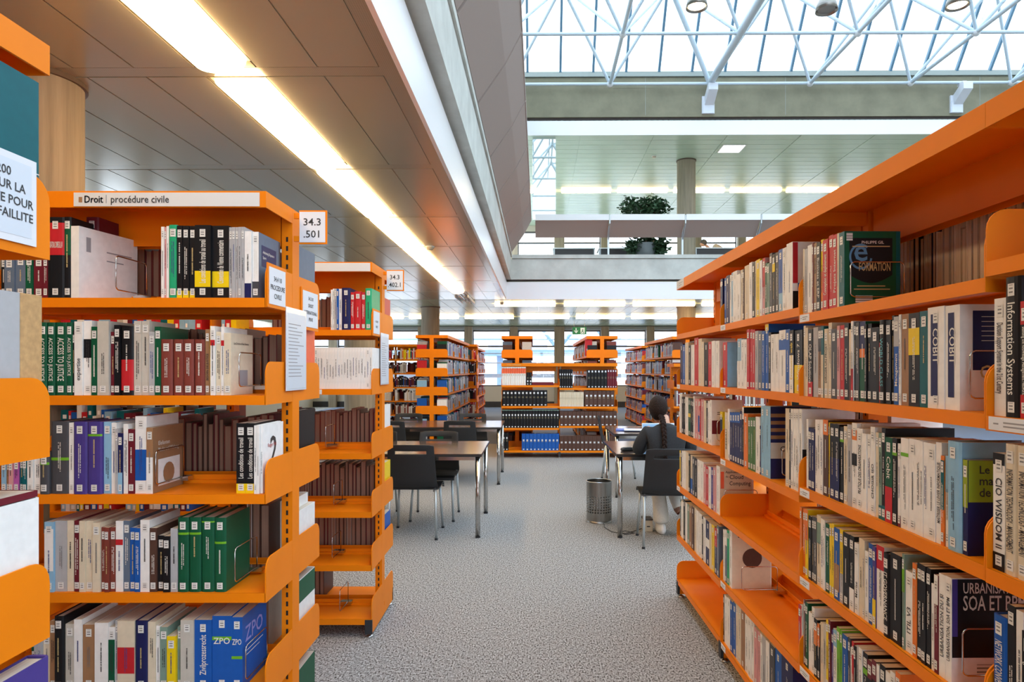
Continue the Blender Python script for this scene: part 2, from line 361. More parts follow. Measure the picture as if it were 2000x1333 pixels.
def bookend(M, x, y, z, label, d=.17, h=.145, group=None):
    p = M @ Vector((x, y, z)); o = thing('bookend', label, 'bookend', p, M.to_euler().z, group)
    c = .012
    MB().tube([(0, d, .03), (0, d, h - c), (0, d - .004, h - .004), (0, d - c, h), (0, c, h), (0, .004, h - .004), (0, 0, h - c), (0, 0, .04), (0, .004, .034), (0, c, .03), (0, d, .03)], .0022, 8).build('wire_loop', CHROME, o, smooth=True)
    MB().box(-.045, .02, d - .008, d + .03, .0145, .03).build('spring_clip', CHROME, o); return o
def label_strip(parent, x0, x1, z, y=-.0016, h=.026, m=None):
    o = MB().box(x0, x1, y, 0, z - .029, z - .029 + h).build('label_strip', m or PAPER, parent)
    for a, b, zz in ((.1, .2, .5), (.3, .85, .62), (.3, .7, .34)):
        MB().box(x0 + (x1 - x0) * a, x0 + (x1 - x0) * b, y - .0004, y, z - .029 + h * zz - .0016, z - .029 + h * zz + .0016).build('print', INKL, o)
    return o

def front_case(originx, Yf, spine=.014):
    Ys = Yf + spine
    return dict(M=Matrix.Translation((originx, Yf, 0)), along=lambda px: (px - VX) * Ys / F - originx, z=lambda px, py: EYE - (py - VY) * Ys / F, spine=spine)
END = -.895

# ---- first bookcase on the left: civil procedure
Y1 = 2.237; L1 = [.085, .415, .747, 1.079, 1.412, 1.741]
case1 = bookcase('orange metal bookcase headed with the civil procedure strip', (END - 2.0, Y1, 0), 0, 2, 1.0, L1)
C1 = front_case(END - 2.0, Y1); P1 = 'on {} shelf, civil procedure bookcase'
row = shelf_row(C1, L1[5], 0, '30k450 90z455 150z440 195e440 255m445 285m445 388k*228[r.53-.93]=TRANSNATIONAL_COMMERCIAL_LAW 430k*228[e.53-.9]', 3.03, 0, 350, P1.format('the top'), .19)
bk = book(C1['M'], C1['along'](142), .006, L1[5], .03, .242, .27, 'w', 'thick white report with bowed pages held by a wire bookend', pages=PAGES, plain=True, rz=R(-8))
face_rect(bk, .03, 'barcode', INKL, .03, .05, .16, .21); face_rect(bk, .03, 'small_print', INKL, .12, .24, .17, .175); face_rect(bk, .03, 'small_print', INKL, .12, .2, .14, .144)
book(C1['M'], 1.309, .13, L1[5], .045, .3, .112, 'm', 'tall maroon hardback rising behind the thick white report', hard=True)
row = shelf_row(C1, L1[5], 951, '970w282 982p285 998w278 1052E*272 1085k278[y0-.1] 1122k278[y0-.1] 1158k278[y0-.1] 1252k275[y.15-.37]^Les_conditions_de_travail_au_travail 1352k275[y.15-.37]^Convention_de_Vienne_commentaire 1372g285 1392g285 1412g285 1430g285 1450g285 1490w310[n0-.22] 1530G312[w.25-1]', 3.03, 0, 350, 'of the post group, top shelf, civil procedure bookcase', .19)
bk, t, h = row[-1]; face_rect(bk, t, 'cover_photo', cmat('z'), .001, .175, .001, h - .001); face_rect(bk, t, 'title_panel', cmat('n'), .02, .15, h * .5, h * .82, .0012)
face_text(bk, t, 'Arbitrating Disputes in', .013, INKS['w'], .03, h * .7, .1, .0018); face_text(bk, t, 'Sport', .013, INKS['w'], .03, h * .62, .1, .0018)
row = shelf_row(C1, L1[4], 240, '285e*850vACCESS_TO_JUSTICE 330e*850vACCESS_TO_JUSTICE 400e*850vACCESS_TO_JUSTICE 435e*850vACCESS_TO_JUSTICE 447k900 495w845^expertise 545w838[k.5-.75] 582e875 650x842 677m905 714k865 790k*875[r.07-.52] 835x840 880x840 916g905 955e875 1025a*950 1092a*950 1152a*950 1212a*950 1238s890^BESOIN_DE_JUSTICE 1250y870 1278w872[r.72-.8] 1310c905 1330w875[r.72-.8] 1372c912', 3.03, 0, 350, P1.format('second'), .18)
bk, t, h = row[-1]; face_rect(bk, t, 'sketch', INKL, .06, .13, .03, .085); face_text(bk, t, 'Les Droits et Nos Devoirs', .011, INKS['d'], .02, h * .82, .12)
row = shelf_row(C1, L1[3], 0, '25l290 45s285 65p280 90M275 110t270 132t270 160w262 195w258 240G*250[v.7-.76] 328G*105[v.46-.5] 352w112 418u*107 488u*107[v.8-.83] 522l108 547w112 560g140 582n160[l0-.35] 605w118 636m142 690w82[b.17-.57] 722s135[w0-.55]', 2.41, 0, 780, P1.format('third'), .19)
bk, t, h = row[-1]; face_rect(bk, t, 'cover_top', cmat('s'), .001, .178, h * .52, h - .001); face_rect(bk, t, 'cover_picture', cmat('w'), .03, .17, .02, h * .5, .0008)
face_text(bk, t, 'Elefanten', .02, INKS['w'], .03, h * .72, .13); face_text(bk, t, 'Macht und Wirkung', .02, INKS['w'], .03, h * .62, .13)
o = MB().lathe([(0, 0), (.036, .001)], (0, 0), 14).build('round_picture', cmat('s'), bk, loc=(t + .0014, .095, .06)); o.rotation_euler = (0, R(90), 0); o.scale = (1, 1, 1)
row = shelf_row(C1, L1[3], 1110, '1155k115[y0-.14]^Les_conditions_de_travail 1198k115[y0-.14]^Les_conditions_de_travail 1212w125 1224w122 1236w125', 2.41, 0, 780, 'of the post group, third shelf, civil procedure bookcase', .19)
bk, t, h = row[-1]; face_text(bk, t, '2', .13, INKS['d'], .06, h * .42, .07); face_text(bk, t, 'Roger Frit', .018, INKS['r'], .04, h * .66, .1, .0018)
row = shelf_row(C1, L1[2], 215, '258l578[w.3-.9] 313g575 345c575 376m*575 405c575 440c575 476c582 496a605 518a605 545a605 580w575[r.66-.74] 610z575 636b608 662b608 706w570 740q608 772k645 804k645 838g610 890e*558[v.77-.8] 947e*558[v.77-.8] 1010e*558[v.93-.95] 1066e*560[v.65-.68]', 2.41, 0, 780, P1.format('fourth'), .2)
row = shelf_row(C1, L1[1], 145, '165e1170 180g1130 200g1115 235c1100 263s1045 308k*1020 350x1060 388w1038 446s1065 510w1055 541w1075[e0-.8] 555g1045 636c1045[r.24-.62] 697n*1045 733c1050 753w1070 790i1075 832y1115 853i1075 915x1040 996b1042^Zivilprozessrecht 1088b1025[v.67-.72]=ZPO 1140b1030[v.42-.46]=ZPO', 2.41, 0, 780, P1.format('fifth'), .2)
bk, t, h = row[-1]; face_text(bk, t, 'ZPO', .075, mat('pale_violet', (140, 140, 206), .5), .02, h * .62, .16); face_rect(bk, t, 'small_print', INKS['w'], .03, .17, h * .48, h * .49); face_rect(bk, t, 'small_print', INKS['w'], .03, .14, h * .42, h * .43)
for px, z, lab in ((222, L1[5], 'wire bookend against the thick white report'), (463, L1[4], 'wire bookend against the cream book with a sketch'), (300, L1[3], 'wire bookend against the tan and white book'),
                   (455, L1[2], 'wire bookend against the dark green volumes'), (476, L1[1], 'wire bookend against the last blue ZPO volume')):
    bookend(C1['M'], C1['along'](px) + .004, .02, z, lab, .18)
def reverse_row(M, z, x0, x1, y, group, label, codes='qmaq', hmin=.2, hmax=.25, pages=None):
    x = x1
    while x > x0 + .02:
        t = random.uniform(.018, .034); h = random.uniform(hmin, hmax); hard = True
        book(M, x, y, z, t, h, .19, random.choice(codes), label, group, hard=hard, rz=math.pi, plain=True, pages=pages or PAGES_SHADE); x -= t + .001
def back_books(M, z, x1, y, spec):                      # end of a row on the reverse side: (thickness, height, colour, label)
    for t, h, c, lab in spec:
        book(M, x1, y, z, t, h, .2, c, lab, hard=t > .03, rz=math.pi, plain=True); x1 -= t + .001
BY = .545
g = 'books shelved from the other side of the civil procedure bookcase'
for z, x0, x1 in ((L1[5], 1.28, 1.96), (L1[4], 1.3, 1.95), (L1[3], 1.45, 1.94), (L1[2], 1.7, 1.92), (L1[1], 1.78, 1.92)):
    reverse_row(C1['M'], z, x0, x1 - .05, BY, g, 'book with pages toned as shade, its spine turned away, seen through the civil procedure bookcase', 'qmaqxw' if z < 1 else 'qmaq')
back_books(C1['M'], L1[5], 1.985, BY, [(.03, .24, 'z', 'slate book at the aisle end of the civil procedure reverse side, under the number sign')])
back_books(C1['M'], L1[4], 1.985, BY, [(.025, .25, 'd', 'coral folder at the aisle end, reverse side of the civil procedure bookcase')])
back_books(C1['M'], L1[3], 1.985, BY, [(.04, .26, 'k', 'dark binder at the aisle end, reverse side of the civil procedure bookcase')])
back_books(C1['M'], L1[2], 1.985, BY, [(.028, .2, 'w', 'white book at the aisle end, shorter of the white pair behind the post'), (.04, .24, 'w', 'white book behind the post, taller of the white pair')])
back_books(C1['M'], L1[1], 1.985, BY, [(.05, .26, 'w', 'green and white striped book low at the aisle end, behind the slotted post')])
bk = [o for o in COL.objects if o.get('label', '').startswith('green and white striped')][0]
for v0, v1 in ((.0, .09), (.17, .258)): MB().face([(-.0006, .001, v0), (-.0006, .001, v1), (-.0006, .19, v1), (-.0006, .19, v0)]).build('cover_band', cmat('e'), bk)
back_books(C1['M'], L1[0], 1.985, BY, [(.03, .24, 'e', 'green book on the lowest shelf behind the slotted post'), (.04, .235, 'c', 'cream book next to the green one on the lowest reverse shelf')])
# head strip
m = MB().box(1.355, 1.978, -.003, 0, 2.048, 2.094).build('head_strip', mat('strip_white', (216, 218, 218), .5), case1)
MB().box(1.372, 1.384, -.0036, -.003, 2.061, 2.079).build('square_mark', cmat('s'), m)
text('lettering', 'Droit', .034, INK, m, (1.390, -.0042, 2.06), (R(90), 0, 0), width=.062, squeeze=False)
text('lettering', 'Droit', .034, INK, m, (1.3907, -.0042, 2.06), (R(90), 0, 0), width=.062, squeeze=False)
MB().box(1.464, 1.4655, -.0042, -.003, 2.058, 2.086).build('rule', INKL, m)
text('lettering', 'proc\u00e9dure civile', .034, INK, m, (1.479, -.0042, 2.06), (R(90), 0, 0), width=.195, squeeze=False)
label_strip(case1, 1.93, 1.99, L1[0])

def number_sign(lines, loc, label, w=.105, h=.125, wd=None):
    o = thing('number_sign', label, 'sign', loc)
    m = MB(); m.box(0, w, 0, .006, 0, h); m.box(-.02, 0, .0, .01, .01, .03); m.box(-.02, 0, 0, .01, h - .03, h - .01); m.build('holder', ORANGE, o)
    MB().box(.002, w - .006, -.002, 0, .006, h - .006).build('card', PAPER, o)
    for k, s in enumerate(lines): text('lettering', s, h * .3, INK, o, (w * .48, -.0028, h * (.55 - .36 * k)), (R(90), 0, 0), width=(wd or [.07, .06])[k], align='CENTER', squeeze=False)
    return o
number_sign(['34.3', '.501'], (END + .03, Y1 + .23, 1.965), 'white number card in an orange holder on the civil procedure bookcase post', .103, .125, [.064, .058])
def end_sign(loc, w, h, lines, label, size=.02, tilt=0, name='shelf_sign', frame=True, face_m=None):
    """card on the end of a shelf, its face looking along +x; w runs along y"""
    o = thing(name, label, 'sign', loc)
    if frame: MB().box(0, .004, 0, w, 0, h).build('holder', ORANGE, o)
    MB().box(.004 if frame else 0, .0055 if frame else .003, .012 * frame, w - .012 * frame, .012 * frame, h - .012 * frame).build('card' if frame else 'sleeve', face_m or PAPER, o)
    for k, (s, zz) in enumerate(lines): text('lettering', s, size, INK if len(s) < 30 else INKL, o, (.0062 if frame else .0036, w / 2, h * zz), (R(90), 0, R(90)), width=w * .75, align='CENTER')
    return o
end_sign((END + .001, Y1 + .0, L1[5] - .03), .17, .15, [('34.4 10', .62), ('PROCEDURE', .42), ('CIVILE', .22)], 'white card reading procedure civile on the top shelf end', .024)
end_sign((END + .001, Y1 + .33, L1[5] - .085), .2, .165, [('34.3.10', .72), ('DROIT', .55), ('INTERNATIONAL', .38), ('PRIVE', .22)], 'white card on the reverse shelf end, behind the slotted post', .02)
def sleeve(loc, w, h, label):
    o = thing('document_sleeve', label, 'document sleeve', loc)
    MB().box(0, .003, 0, w, 0, h).build('sleeve', PLASTIC, o)
    MB().box(.003, .0034, .008, w - .008, .008, h - .02).build('sheet', mat('sheet', (206, 214, 222), .35), o)
    m = MB()
    for k in range(16):
        zz = h - .06 - k * (h - .1) / 16
        m.box(.0034, .0037, .02, .02 + (w - .045) * random.uniform(.4, 1), zz - .0018, zz + .0012)
    m.build('printed_lines', INKL, o); return o
sleeve((END + .006, Y1 + .16, L1[4] + .01), .21, .305, 'clear sleeve with a printed list hanging from the civil procedure shelf end')

# ---- second bookcase on the left
Y2 = 3.714; L2 = [.105, .405, .703, 1.03, 1.39, 1.721]
case2 = bookcase('orange metal bookcase with mostly empty shelves beside the tables', (END - 1.8, Y2, 0), 0, 2, .9, L2)
C2 = front_case(END - 1.8, Y2); C2['w'] = .9; P2 = 'on {} shelf, half empty bookcase'
shelf_row(C2, L2[5], 275, '286w275 297w268 311g268 322b268 341w268 395n*263 420r*290 463r*285 487r*290 528E*265', 3.173, 560, 480, P2.format('top'), .2)
n = 24; xs = [100 + k * (530 - 100) / n for k in range(n + 1)]
x = C2['along'](560 + 100 / 3.173)
for k in range(n):
    a0 = C2['along'](560 + xs[k] / 3.173); a1 = C2['along'](560 + xs[k + 1] / 3.173)
    book(C2['M'], a0, .014 + random.uniform(-.002, .002), L2[4], a1 - a0 - .0006, .232, .2, 'w', 'thin white volume in the uniform white set on the second shelf', 'uniform white volumes', stick=(k % 9 == 4, k % 9 == 4))
g = 'books shelved from the other side of the half empty bookcase'
for z, x0, x1 in ((L2[5], 1.1, 1.48), (L2[3], 1.08, 1.75), (L2[2], 1.08, 1.75), (L2[1], 1.08, 1.73), (L2[4], 1.1, 1.75), (L2[0], 1.08, 1.42)):
    reverse_row(C2['M'], z, x0, x1, BY, g, 'book with pages toned as shade, its spine turned away, seen through the half empty bookcase', 'qmaqx', .19, .235)
back_books(C2['M'], L2[5], 1.785, BY, [(.03, .22, 'r', 'red book at the aisle end, reverse side of the half empty bookcase')])
back_books(C2['M'], L2[3], 1.785, BY, [(.02, .25, 'w', 'white folder at the aisle end beside the chairs')])
back_books(C2['M'], L2[2], 1.785, BY, [(.04, .22, 'y', 'yellow book at the aisle end, behind the second slotted post')])
back_books(C2['M'], L2[1], 1.785, BY, [(.03, .2, 'b', 'blue booklet at the aisle end, low behind the second slotted post')])
for px, z, lab in ((634, L2[3], 'wire bookend alone on the fourth shelf of the half empty bookcase'), (650, L2[2], 'wire bookend alone on the third lowest empty shelf'), (647, L2[1], 'wire bookend alone on the second lowest empty shelf'), (662, L2[0], 'wire bookend alone on the lowest empty shelf')):
    bookend(C2['M'], C2['along'](px), .03, z, lab, .17, .15)
MB().box(.91, 1.79, -.003, 0, 2.048, 2.094).build('head_strip', MATS['strip_white'], case2)
label_strip(case2, 1.35, 1.52, L2[4])
number_sign(['34.3', '.402.1'], (END + .03, Y2 + .23, 1.965), 'white number card in an orange holder on the half empty bookcase post', .103, .125, [.056, .075])
end_sign((END + .001, Y2 + .0, L2[5] - .03), .17, .15, [('34.3.402', .5), ('DROIT', .3)], 'blank looking white card on the half empty bookcase shelf end', .018)
sleeve((END + .006, Y2 + .18, L2[4] + .02), .21, .305, 'clear sleeve with a printed list hanging from the half empty bookcase')

# ---- bookcase at the left edge, seen on its end
Y0 = .675; L0 = [.1, .38, .71, 1.035, 1.37, 1.735]
case0 = bookcase('orange bookcase end with a framed notice, cut by the picture edge', (END - 1.0, Y0, 0), 0, 1, 1.0, L0)
M0 = Matrix.Translation((END - 1.0, Y0, 0))
back_books(M0, L0[5], .99, .545, [(.06, .29, 't', 'large teal book above the framed notice')])
bk = [o for o in COL.objects if o.get('label', '').startswith('large teal')][0]
MB().box(-.0008, 0, 0, .2, .12, .1215).build('cover_line', PAPER, bk)
back_books(M0, L0[4], .99, .545, [(.05, .265, 'g', 'large grey cloth volume with a tan spine')])
bk = [o for o in COL.objects if o.get('label', '').startswith('large grey cloth')][0]
MB().box(-.0012, 0, -.006, .045, 0, .265).build('cloth_spine', mat('tan_cloth', (190, 150, 100), .9, noise=.15, nscale=80), bk)
back_books(M0, L0[3], .99, .545, [(.05, .23, 'w', 'large white volume standing under a flat maroon folder')])
bk = [o for o in COL.objects if o.get('label', '').startswith('large white volume')][0]
book(Matrix.Translation((END - .012, Y0 + .545, L0[3] + .2315)) @ Matrix.Rotation(math.pi, 4, 'Z'), 0, 0, 0, .2, .012, .2, 'm', 'flat maroon folder lying on the white volume', plain=True)
back_books(M0, L0[2], 1.0, .555, [(.04, .26, 'u', 'purple and white book low in the picture corner')])
ns = thing('framed_notice', 'framed notice on the orange shelf end, its text running out of view', 'sign', (END + .001, Y0 + .3, L0[5] - .015))
MB().box(0, .002, 0, .222, .0, .152).build('card', PAPER, ns); MB().box(.002, .0024, .012, .21, .012, .14).build('sheet', mat('sheet_blue', (214, 222, 232), .3), ns)
for s, zz in (('200', .112), ('POUR LA', .088), ('TRAITE POUR', .064), ('ET FAILLITE', .04)): text('lettering', s, .0215, INK, ns, (.003, .213 - (.0 if s != '200' else .05) - (.018 if s == 'POUR LA' else 0), zz), (R(90), 0, R(90)), align='RIGHT', width=.14)

# ---- long bookcase on the right
AR = -math.pi / 2 + 12 / 1300.
LA = [.116, .406, .735, 1.085, 1.403, 1.73]; LB = [.105, .42, .745, 1.045, 1.41, 1.7275]; LC = [.1, .425, .75, 1.072, 1.403, 1.70]; LD = [.1, .42, .745, 1.07, 1.4, 1.733]
BW = .989; YF = 4.412; XF = .956; A_ = .996
caseR = bookcase('long orange bookcase of computing books lining the aisle', (XF, YF, 0), AR, 4, BW, [LA, LB, LC, LD], back_levels=[.1, .42, .75, 1.08, 1.4, 1.72], top=2.08)
MR = Matrix.Translation((XF, YF, 0)) @ Matrix.Rotation(AR, 4, 'Z')
SP = .014
CR = dict(jit=.0018, M=MR, w=BW, along=lambda px: YF - F * (A_ + SP) / (px - 1028), z=lambda px, py: EYE - (py - VY) * (A_ + SP) / (px - 1028), spine=SP)
def rr(zs, start, toks, sc, ox, oy, shelf, bay, depth=.17): return shelf_row(CR, zs, start, toks, sc, ox, oy, f'along {shelf} shelf, {bay} bay, computing bookcase', depth, first_x=3 * BW + .006 if bay == 'close' else None)
BN = dict(A='end', B='second', C='third', D='close')
rr(LB[5], 88, '130n550[w.85-.93] 150b545 183n520 200w515 220l490 262w475 295w505 320c460 335q455 385c415 415w385 442k390 455c370 492y355 518w365 545p340[r.5-1] 570e390 595i395 622G290 650k300[y.7-.85] 690G280 730l250[b.3-1] 770w235', 5.263, 1390, 440, 'top', 'second')
row = rr(LB[5], 770, '832w185', 5.263, 1390, 440, 'top', 'second')
bk, t, h = row[0]; bk['label'] = 'tall white paperback with red edge, last on top of the second computing bay'
face_rect(bk, t, 'cover_edge', cmat('r'), .001, .02, .1, h - .002); face_rect(bk, t, 'cover_foot', cmat('b'), .02, .17, .07, .1); face_rect(bk, t, 'cover_foot', cmat('k'), .001, .17, .001, .07); face_text(bk, t, 'de la', .03, INKS['d'], .05, h * .56)
row = rr(LC[5], 925, '955c250^Plus_le_temps_de_la_peine 985g245 1035w205 1050m185 1080s185vSCRUM 1120k180vBusiness_et_ERP 1145y150[o0-.55] 1200r150^Conception_et_deploiement 1245r105 1290r100^Projets_Internet 1310c85 1365t75', 5.263, 1390, 440, 'top', 'third')
bk, t, h = row[-1]; bk['label'] = 'teal and green book showing its e-formation cover behind a wire bookend'
d = .165; face_rect(bk, t, 'cover_ground', cmat('e'), .001, d, .001, h - .001)
face_rect(bk, t, 'cover_panel', cmat('k'), .016, d - .012, .1, h - .022, .001); face_text(bk, t, 'PHILIPPE GIL', .013, INKS['w'], .09, h - .04, align='CENTER', off=.0016)
face_rect(bk, t, 'rule', INKS['g'], .025, d - .02, h - .05, h - .047, .0016)
e_ = face_text(bk, t, 'e', .1, mat('cover_e_blue', (84, 136, 176), .5), .028, .145, off=.0014)
m = MB(); n = 30
for k in range(n):
    a, b = R(300) * k / n + .9, R(300) * (k + 1) / n + .9; r0, r1 = .034, .041
    m.face([(0, r0 * math.cos(a) * .9, r0 * math.sin(a)), (0, r0 * math.cos(b) * .9, r0 * math.sin(b)), (0, r1 * math.cos(b) * .9, r1 * math.sin(b)), (0, r1 * math.cos(a) * .9, r1 * math.sin(a))])
m.build('swirl', MATS['cover_e_blue'], bk, loc=(t + .0015, .052, .158))
face_text(bk, t, 'FORMATION', .038, INKS['g'], .045, .113, width=.1, off=.002)
m = MB(); pts = [(t + .0012, .016 + (d - .028) * k / 16, .1 - .026 * math.sin(math.pi * k / 16)) for k in range(17)]; m.face(pts); m.build('cover_panel', cmat('k'), bk)
face_rect(bk, t, 'small_print', INKS['g'], .04, .13, .063, .066, .0016); face_rect(bk, t, 'small_print', INKS['g'], .03, .145, .053, .056, .0016); face_rect(bk, t, 'barcode', CALLNO, .035, .09, .012, .034, .0016); face_rect(bk, t, 'corner_label', CALLNO, .006, .026, h - .03, h - .006, .0018)
rr(LA[4], 93, '110n975 128b980 150c965 165k985 188w980 213r935 235c940 250c960 275k965 300r960 322w955 347w955', 3.333, 1300, 380, 'second', 'end')
row = rr(LB[4], 356, '402r965', 3.333, 1300, 380, 'second', 'second'); bk, t, h = row[0]; bk['label'] = 'red paperback beside a cover showing black, second computing bay'; face_rect(bk, t, 'cover_art', cmat('k'), .05, .16, h * .35, h - .005); face_rect(bk, t, 'cover_art', cmat('l'), .001, .05, .001, h - .001); face_rect(bk, t, 'cover_art', cmat('y'), .05, .16, .001, h * .12)
rr(LB[4], 466, '492l940[w0-.55] 512w945 530w945 548r880 565r880 580r882 600g890 625z890 645b890 668b845[y.9-1] 685k900 712w912 735w910 780w885[b.68-.85] 808b880 835k885[w0-.6]^Economie_web@y 888k885[y0-.45]^Windows_7', 3.333, 1300, 380, 'second from top', 'second')
row = rr(LC[4], 138, '163c285 190c305 237k320[r0-.22]vOLAP_Solutions 287g300 322s295[G.65-1] 347t290[c0-.6] 385c315^DIRIGER_UN_PROJET 418c255 475G315 503p285 542r280 585k262 612c320[q0-.35] 635w240[r0-.4] 655k245 688G250 747e245[n.66-1][o.55-.66] 766k270 806k265 885k300 900r450 955k*228vWORLD_CLASS@t 1005k230 1030k185 1078b195[g.66-1]^Management 1100w175 1172s170 1280k160[y.55-.84] 1365t140 1525w100vCOBIT@w 1668w85vCOBIT@w', 5, 1540, 580, 'second', 'third')
bk, t, h = row[-1]; bk['label'] = 'thick white book lettered COBIT, its cover held by a wire bookend'
for b_, t_, h_ in row[-2:]:
    m = MB(); strip(m, t_, False, t_ * .2, t_ * .62, h_ * .12, h_ * .93, .0007); m.build('spine_panel', cmat('n'), b_)
face_rect(bk, t, 'cover_panel', cmat('n'), .03, .165, h * .38, h * .94); face_text(bk, t, 'COBIT', .045, INKS['g'], .045, h * .3, width=.12, off=.0016)
for k in range(6): face_rect(bk, t, 'bullet_line', INKS['w'], .05, .13, h * (.88 - .045 * k), h * (.885 - .045 * k), .0012)
rr(LA[3], 140, '182w255 215k300 230k300 280w300 318e320[y.5-.6] 345k330 368k340 388w290 440p330 470p340[b.2-.6] 487r330 540p340 575c360 600k360 635w365', 8.333, 1310, 740, 'third', 'end')
row = rr(LA[3], 635, '665w350', 8.333, 1310, 740, 'third', 'end'); bk, t, h = row[0]; bk['label'] = 'white book with a dark red picture on its cover, end bay of computing bookcase'
face_rect(bk, t, 'cover_picture', cmat('m'), .001, .165, h * .25, h * .55); face_rect(bk, t, 'small_print', INKS['d'], .03, .15, h * .72, h * .735); face_rect(bk, t, 'small_print', INKS['d'], .03, .12, h * .68, h * .695)
row = rr(LB[3], 98, '155y275[k.42-.88] 190c280^RESEAU 212w240 245n280[b.8-1] 272n280[b.8-1] 300n280[b.8-1] 335n280[b.8-1] 362n265 382k220[w.8-1] 430o295 460h340 490h340 515h340 565w335 580n440 620l205 690l205', 6.06, 1390, 760, 'third', 'second')
bk, t, h = row[-1]; bk['label'] = 'thick pale blue book showing a dark server photo on its cover'; face_rect(bk, t, 'cover_photo', cmat('n'), .001, .17, .001, h - .001); face_rect(bk, t, 'cover_field', cmat('x'), .001, .17, h * .28, h * .5, .001)
for k in range(4): face_rect(bk, t, 'cover_stripe', cmat('s'), .001, .17, h * (.55 + .1 * k), h * (.6 + .1 * k), .001)
face_text(bk, t, 'Comp', .03, INKS['d'], .04, h * .38, off=.0016)
row = rr(LB[3], 868, '915c235 935k240 965w240 1000w240 1030w240 1066w240', 6.06, 1390, 760, 'middle', 'second'); bk, t, h = row[-1]; face_rect(bk, t, 'cover_mark', cmat('k'), .001, .06, h * .3, h * .52)
row = rr(LC[3], 65, '82w90 97n165[v.86-.92] 115n170 145n175 170w95 195w95 220w95 265q95[o.8-1] 275y120 322k130[n0-.55] 365k135[n0-.55] 400k160[v.8-.84] 435c155 475g140 520w125[o.8-.92][k.5-.64] 570w175^PRATIQUE_DES_ORGANISATIONS 610w220 645w225 685w160^CHOISIR_ISO 715c210 745i215[t0-.16] 780k170[t0-.16] 845e255[r0-.42]vCobit 887k260[v.8-.84] 915w310[m0-.14] 985w262[v.8-.84] 1055w270 1090w280 1120w290 1160w300 1228w310 1280w300^MA\u00ceTRISER_LE_LEVIER_INFORMATIQUE 1312o420[t.4-.95] 1345w420[l.6-1] 1472l*290', 4.597, 1560, 800, 'third', 'third')
row = rr(LC[3], 1476, '1520n455[j.5-1]', 4.597, 1560, 800, 'third', 'third'); bk, t, h = row[0]; bk['label'] = 'navy book with olive green cover top behind a wire bookend'
face_rect(bk, t, 'cover_top', cmat('j'), .001, .165, h * .56, h - .001); face_text(bk, t, 'Le grand', .026, INKS['d'], .025, h * .86); face_text(bk, t, 'manuel', .028, INKS['d'], .025, h * .74); face_text(bk, t, 'de l', .028, INKS['d'], .025, h * .62)
rr(LA[2], 90, '97y470 105n470 118w475 130w475 150c480 160k490 175c500[b0-.4] 190G510 205k520 225w530 245w540 262p560 280r575 295w575 310u580 328p580', 3.333, 1300, 740, 'fourth', 'end')
row = rr(LA[2], 328, '350w570', 3.333, 1300, 740, 'fourth', 'end'); bk, t, h = row[0]; bk['label'] = 'cream book showing its Cloud Computing cover, end of the computing bookcase'
face_rect(bk, t, 'cover_ground', cmat('c'), .001, .168, .001, h - .001, .0004); face_text(bk, t, 'Applications', .017, INKS['d'], .03, h * .87, .09, .0012); face_text(bk, t, 'du', .015, INKS['d'], .03, h * .78, None, .0012); face_text(bk, t, 'Cloud', .03, INKS['d'], .05, h * .75, None, .0012); face_text(bk, t, 'Computing', .03, INKS['d'], .05, h * .62, .11, .0012); face_rect(bk, t, 'cover_stripe', cmat('d'), .004, .022, h * .55, h * .9, .0012)
rr(LC[2], 8, '30o45 50o55 72y60[o.55-1] 95k110 112G115 130G120 160c105[i.6-.9] 180w130 195w140 228e168 245y165 262y167 302b200[s.12-.5] 328y208[g0-.4] 375k235 410k255[w0-.3] 440w310^Merise 470c275 485c290 512w370 545b315 570u335[y0-.35] 628w330[r.72-1] 675k*385vIT_GOVERNANCE 755k392', 3.777, 1560, 980, 'fourth', 'third')
row = rr(LC[2], 766, '785i390[v.6-.9] 838w520^ITIL_V3 870o460 905k460[v.84-.89] 940k475 975k495 1000w610 1030m545[w.7-1] 1078w540^URBANISATION_DU_SI 1125w560^URBANISATION,_SOA_ET_BPM', 3.777, 1560, 980, 'lower fourth', 'third')
bk, t, h = row[-1]; bk['label'] = 'white book whose black cover reads SOA, held by a wire bookend'
face_rect(bk, t, 'cover_ground', cmat('k'), .001, .178, h * .25, h - .002); face_rect(bk, t, 'cover_edge', cmat('u'), .001, .014, h * .45, h - .002, .001); face_text(bk, t, 'URBANISATION', .036, INKS['w'], .026, h * .86, .15, .0016); face_text(bk, t, 'SOA ET BPM', .05, INKS['w'], .026, h * .7, .15, .0016); face_rect(bk, t, 'barcode', CALLNO, .06, .14, .02, .05, .001)
rr(LA[1], 93, '100t790 115w800 128k790 140w810 155i820 170s830 185q835 200c845 215w860 235w880 245k900 260w905 285n930[w.4-.6] 300c945 318y955 335n975[r.6-1] 348z960', 3.333, 1300, 740, 'fifth', 'end')
row = rr(LB[1], 350, '378w265 392z270[w.7-1] 408E275', 3.572, 1310, 960, 'fifth', 'second')
row = rr(LB[1], 409, '426w266', 3.572, 1310, 960, 'fifth', 'second'); bk, t, h = row[0]; bk['label'] = 'cream boxed book with a round picture on its cover, otherwise bare shelf'
face_rect(bk, t, 'cover_ground', cmat('c'), .001, .19, .001, h - .001, .0004); o = MB().lathe([(0, 0), (.048, .0)], (0, 0), 24).build('round_picture', cmat('q'), bk, loc=(t + .0014, .1, h * .52)); o.rotation_euler = (0, R(90), 0); face_rect(bk, t, 'cover_mark', cmat('n'), .03, .07, h * .87, h * .93, .001)
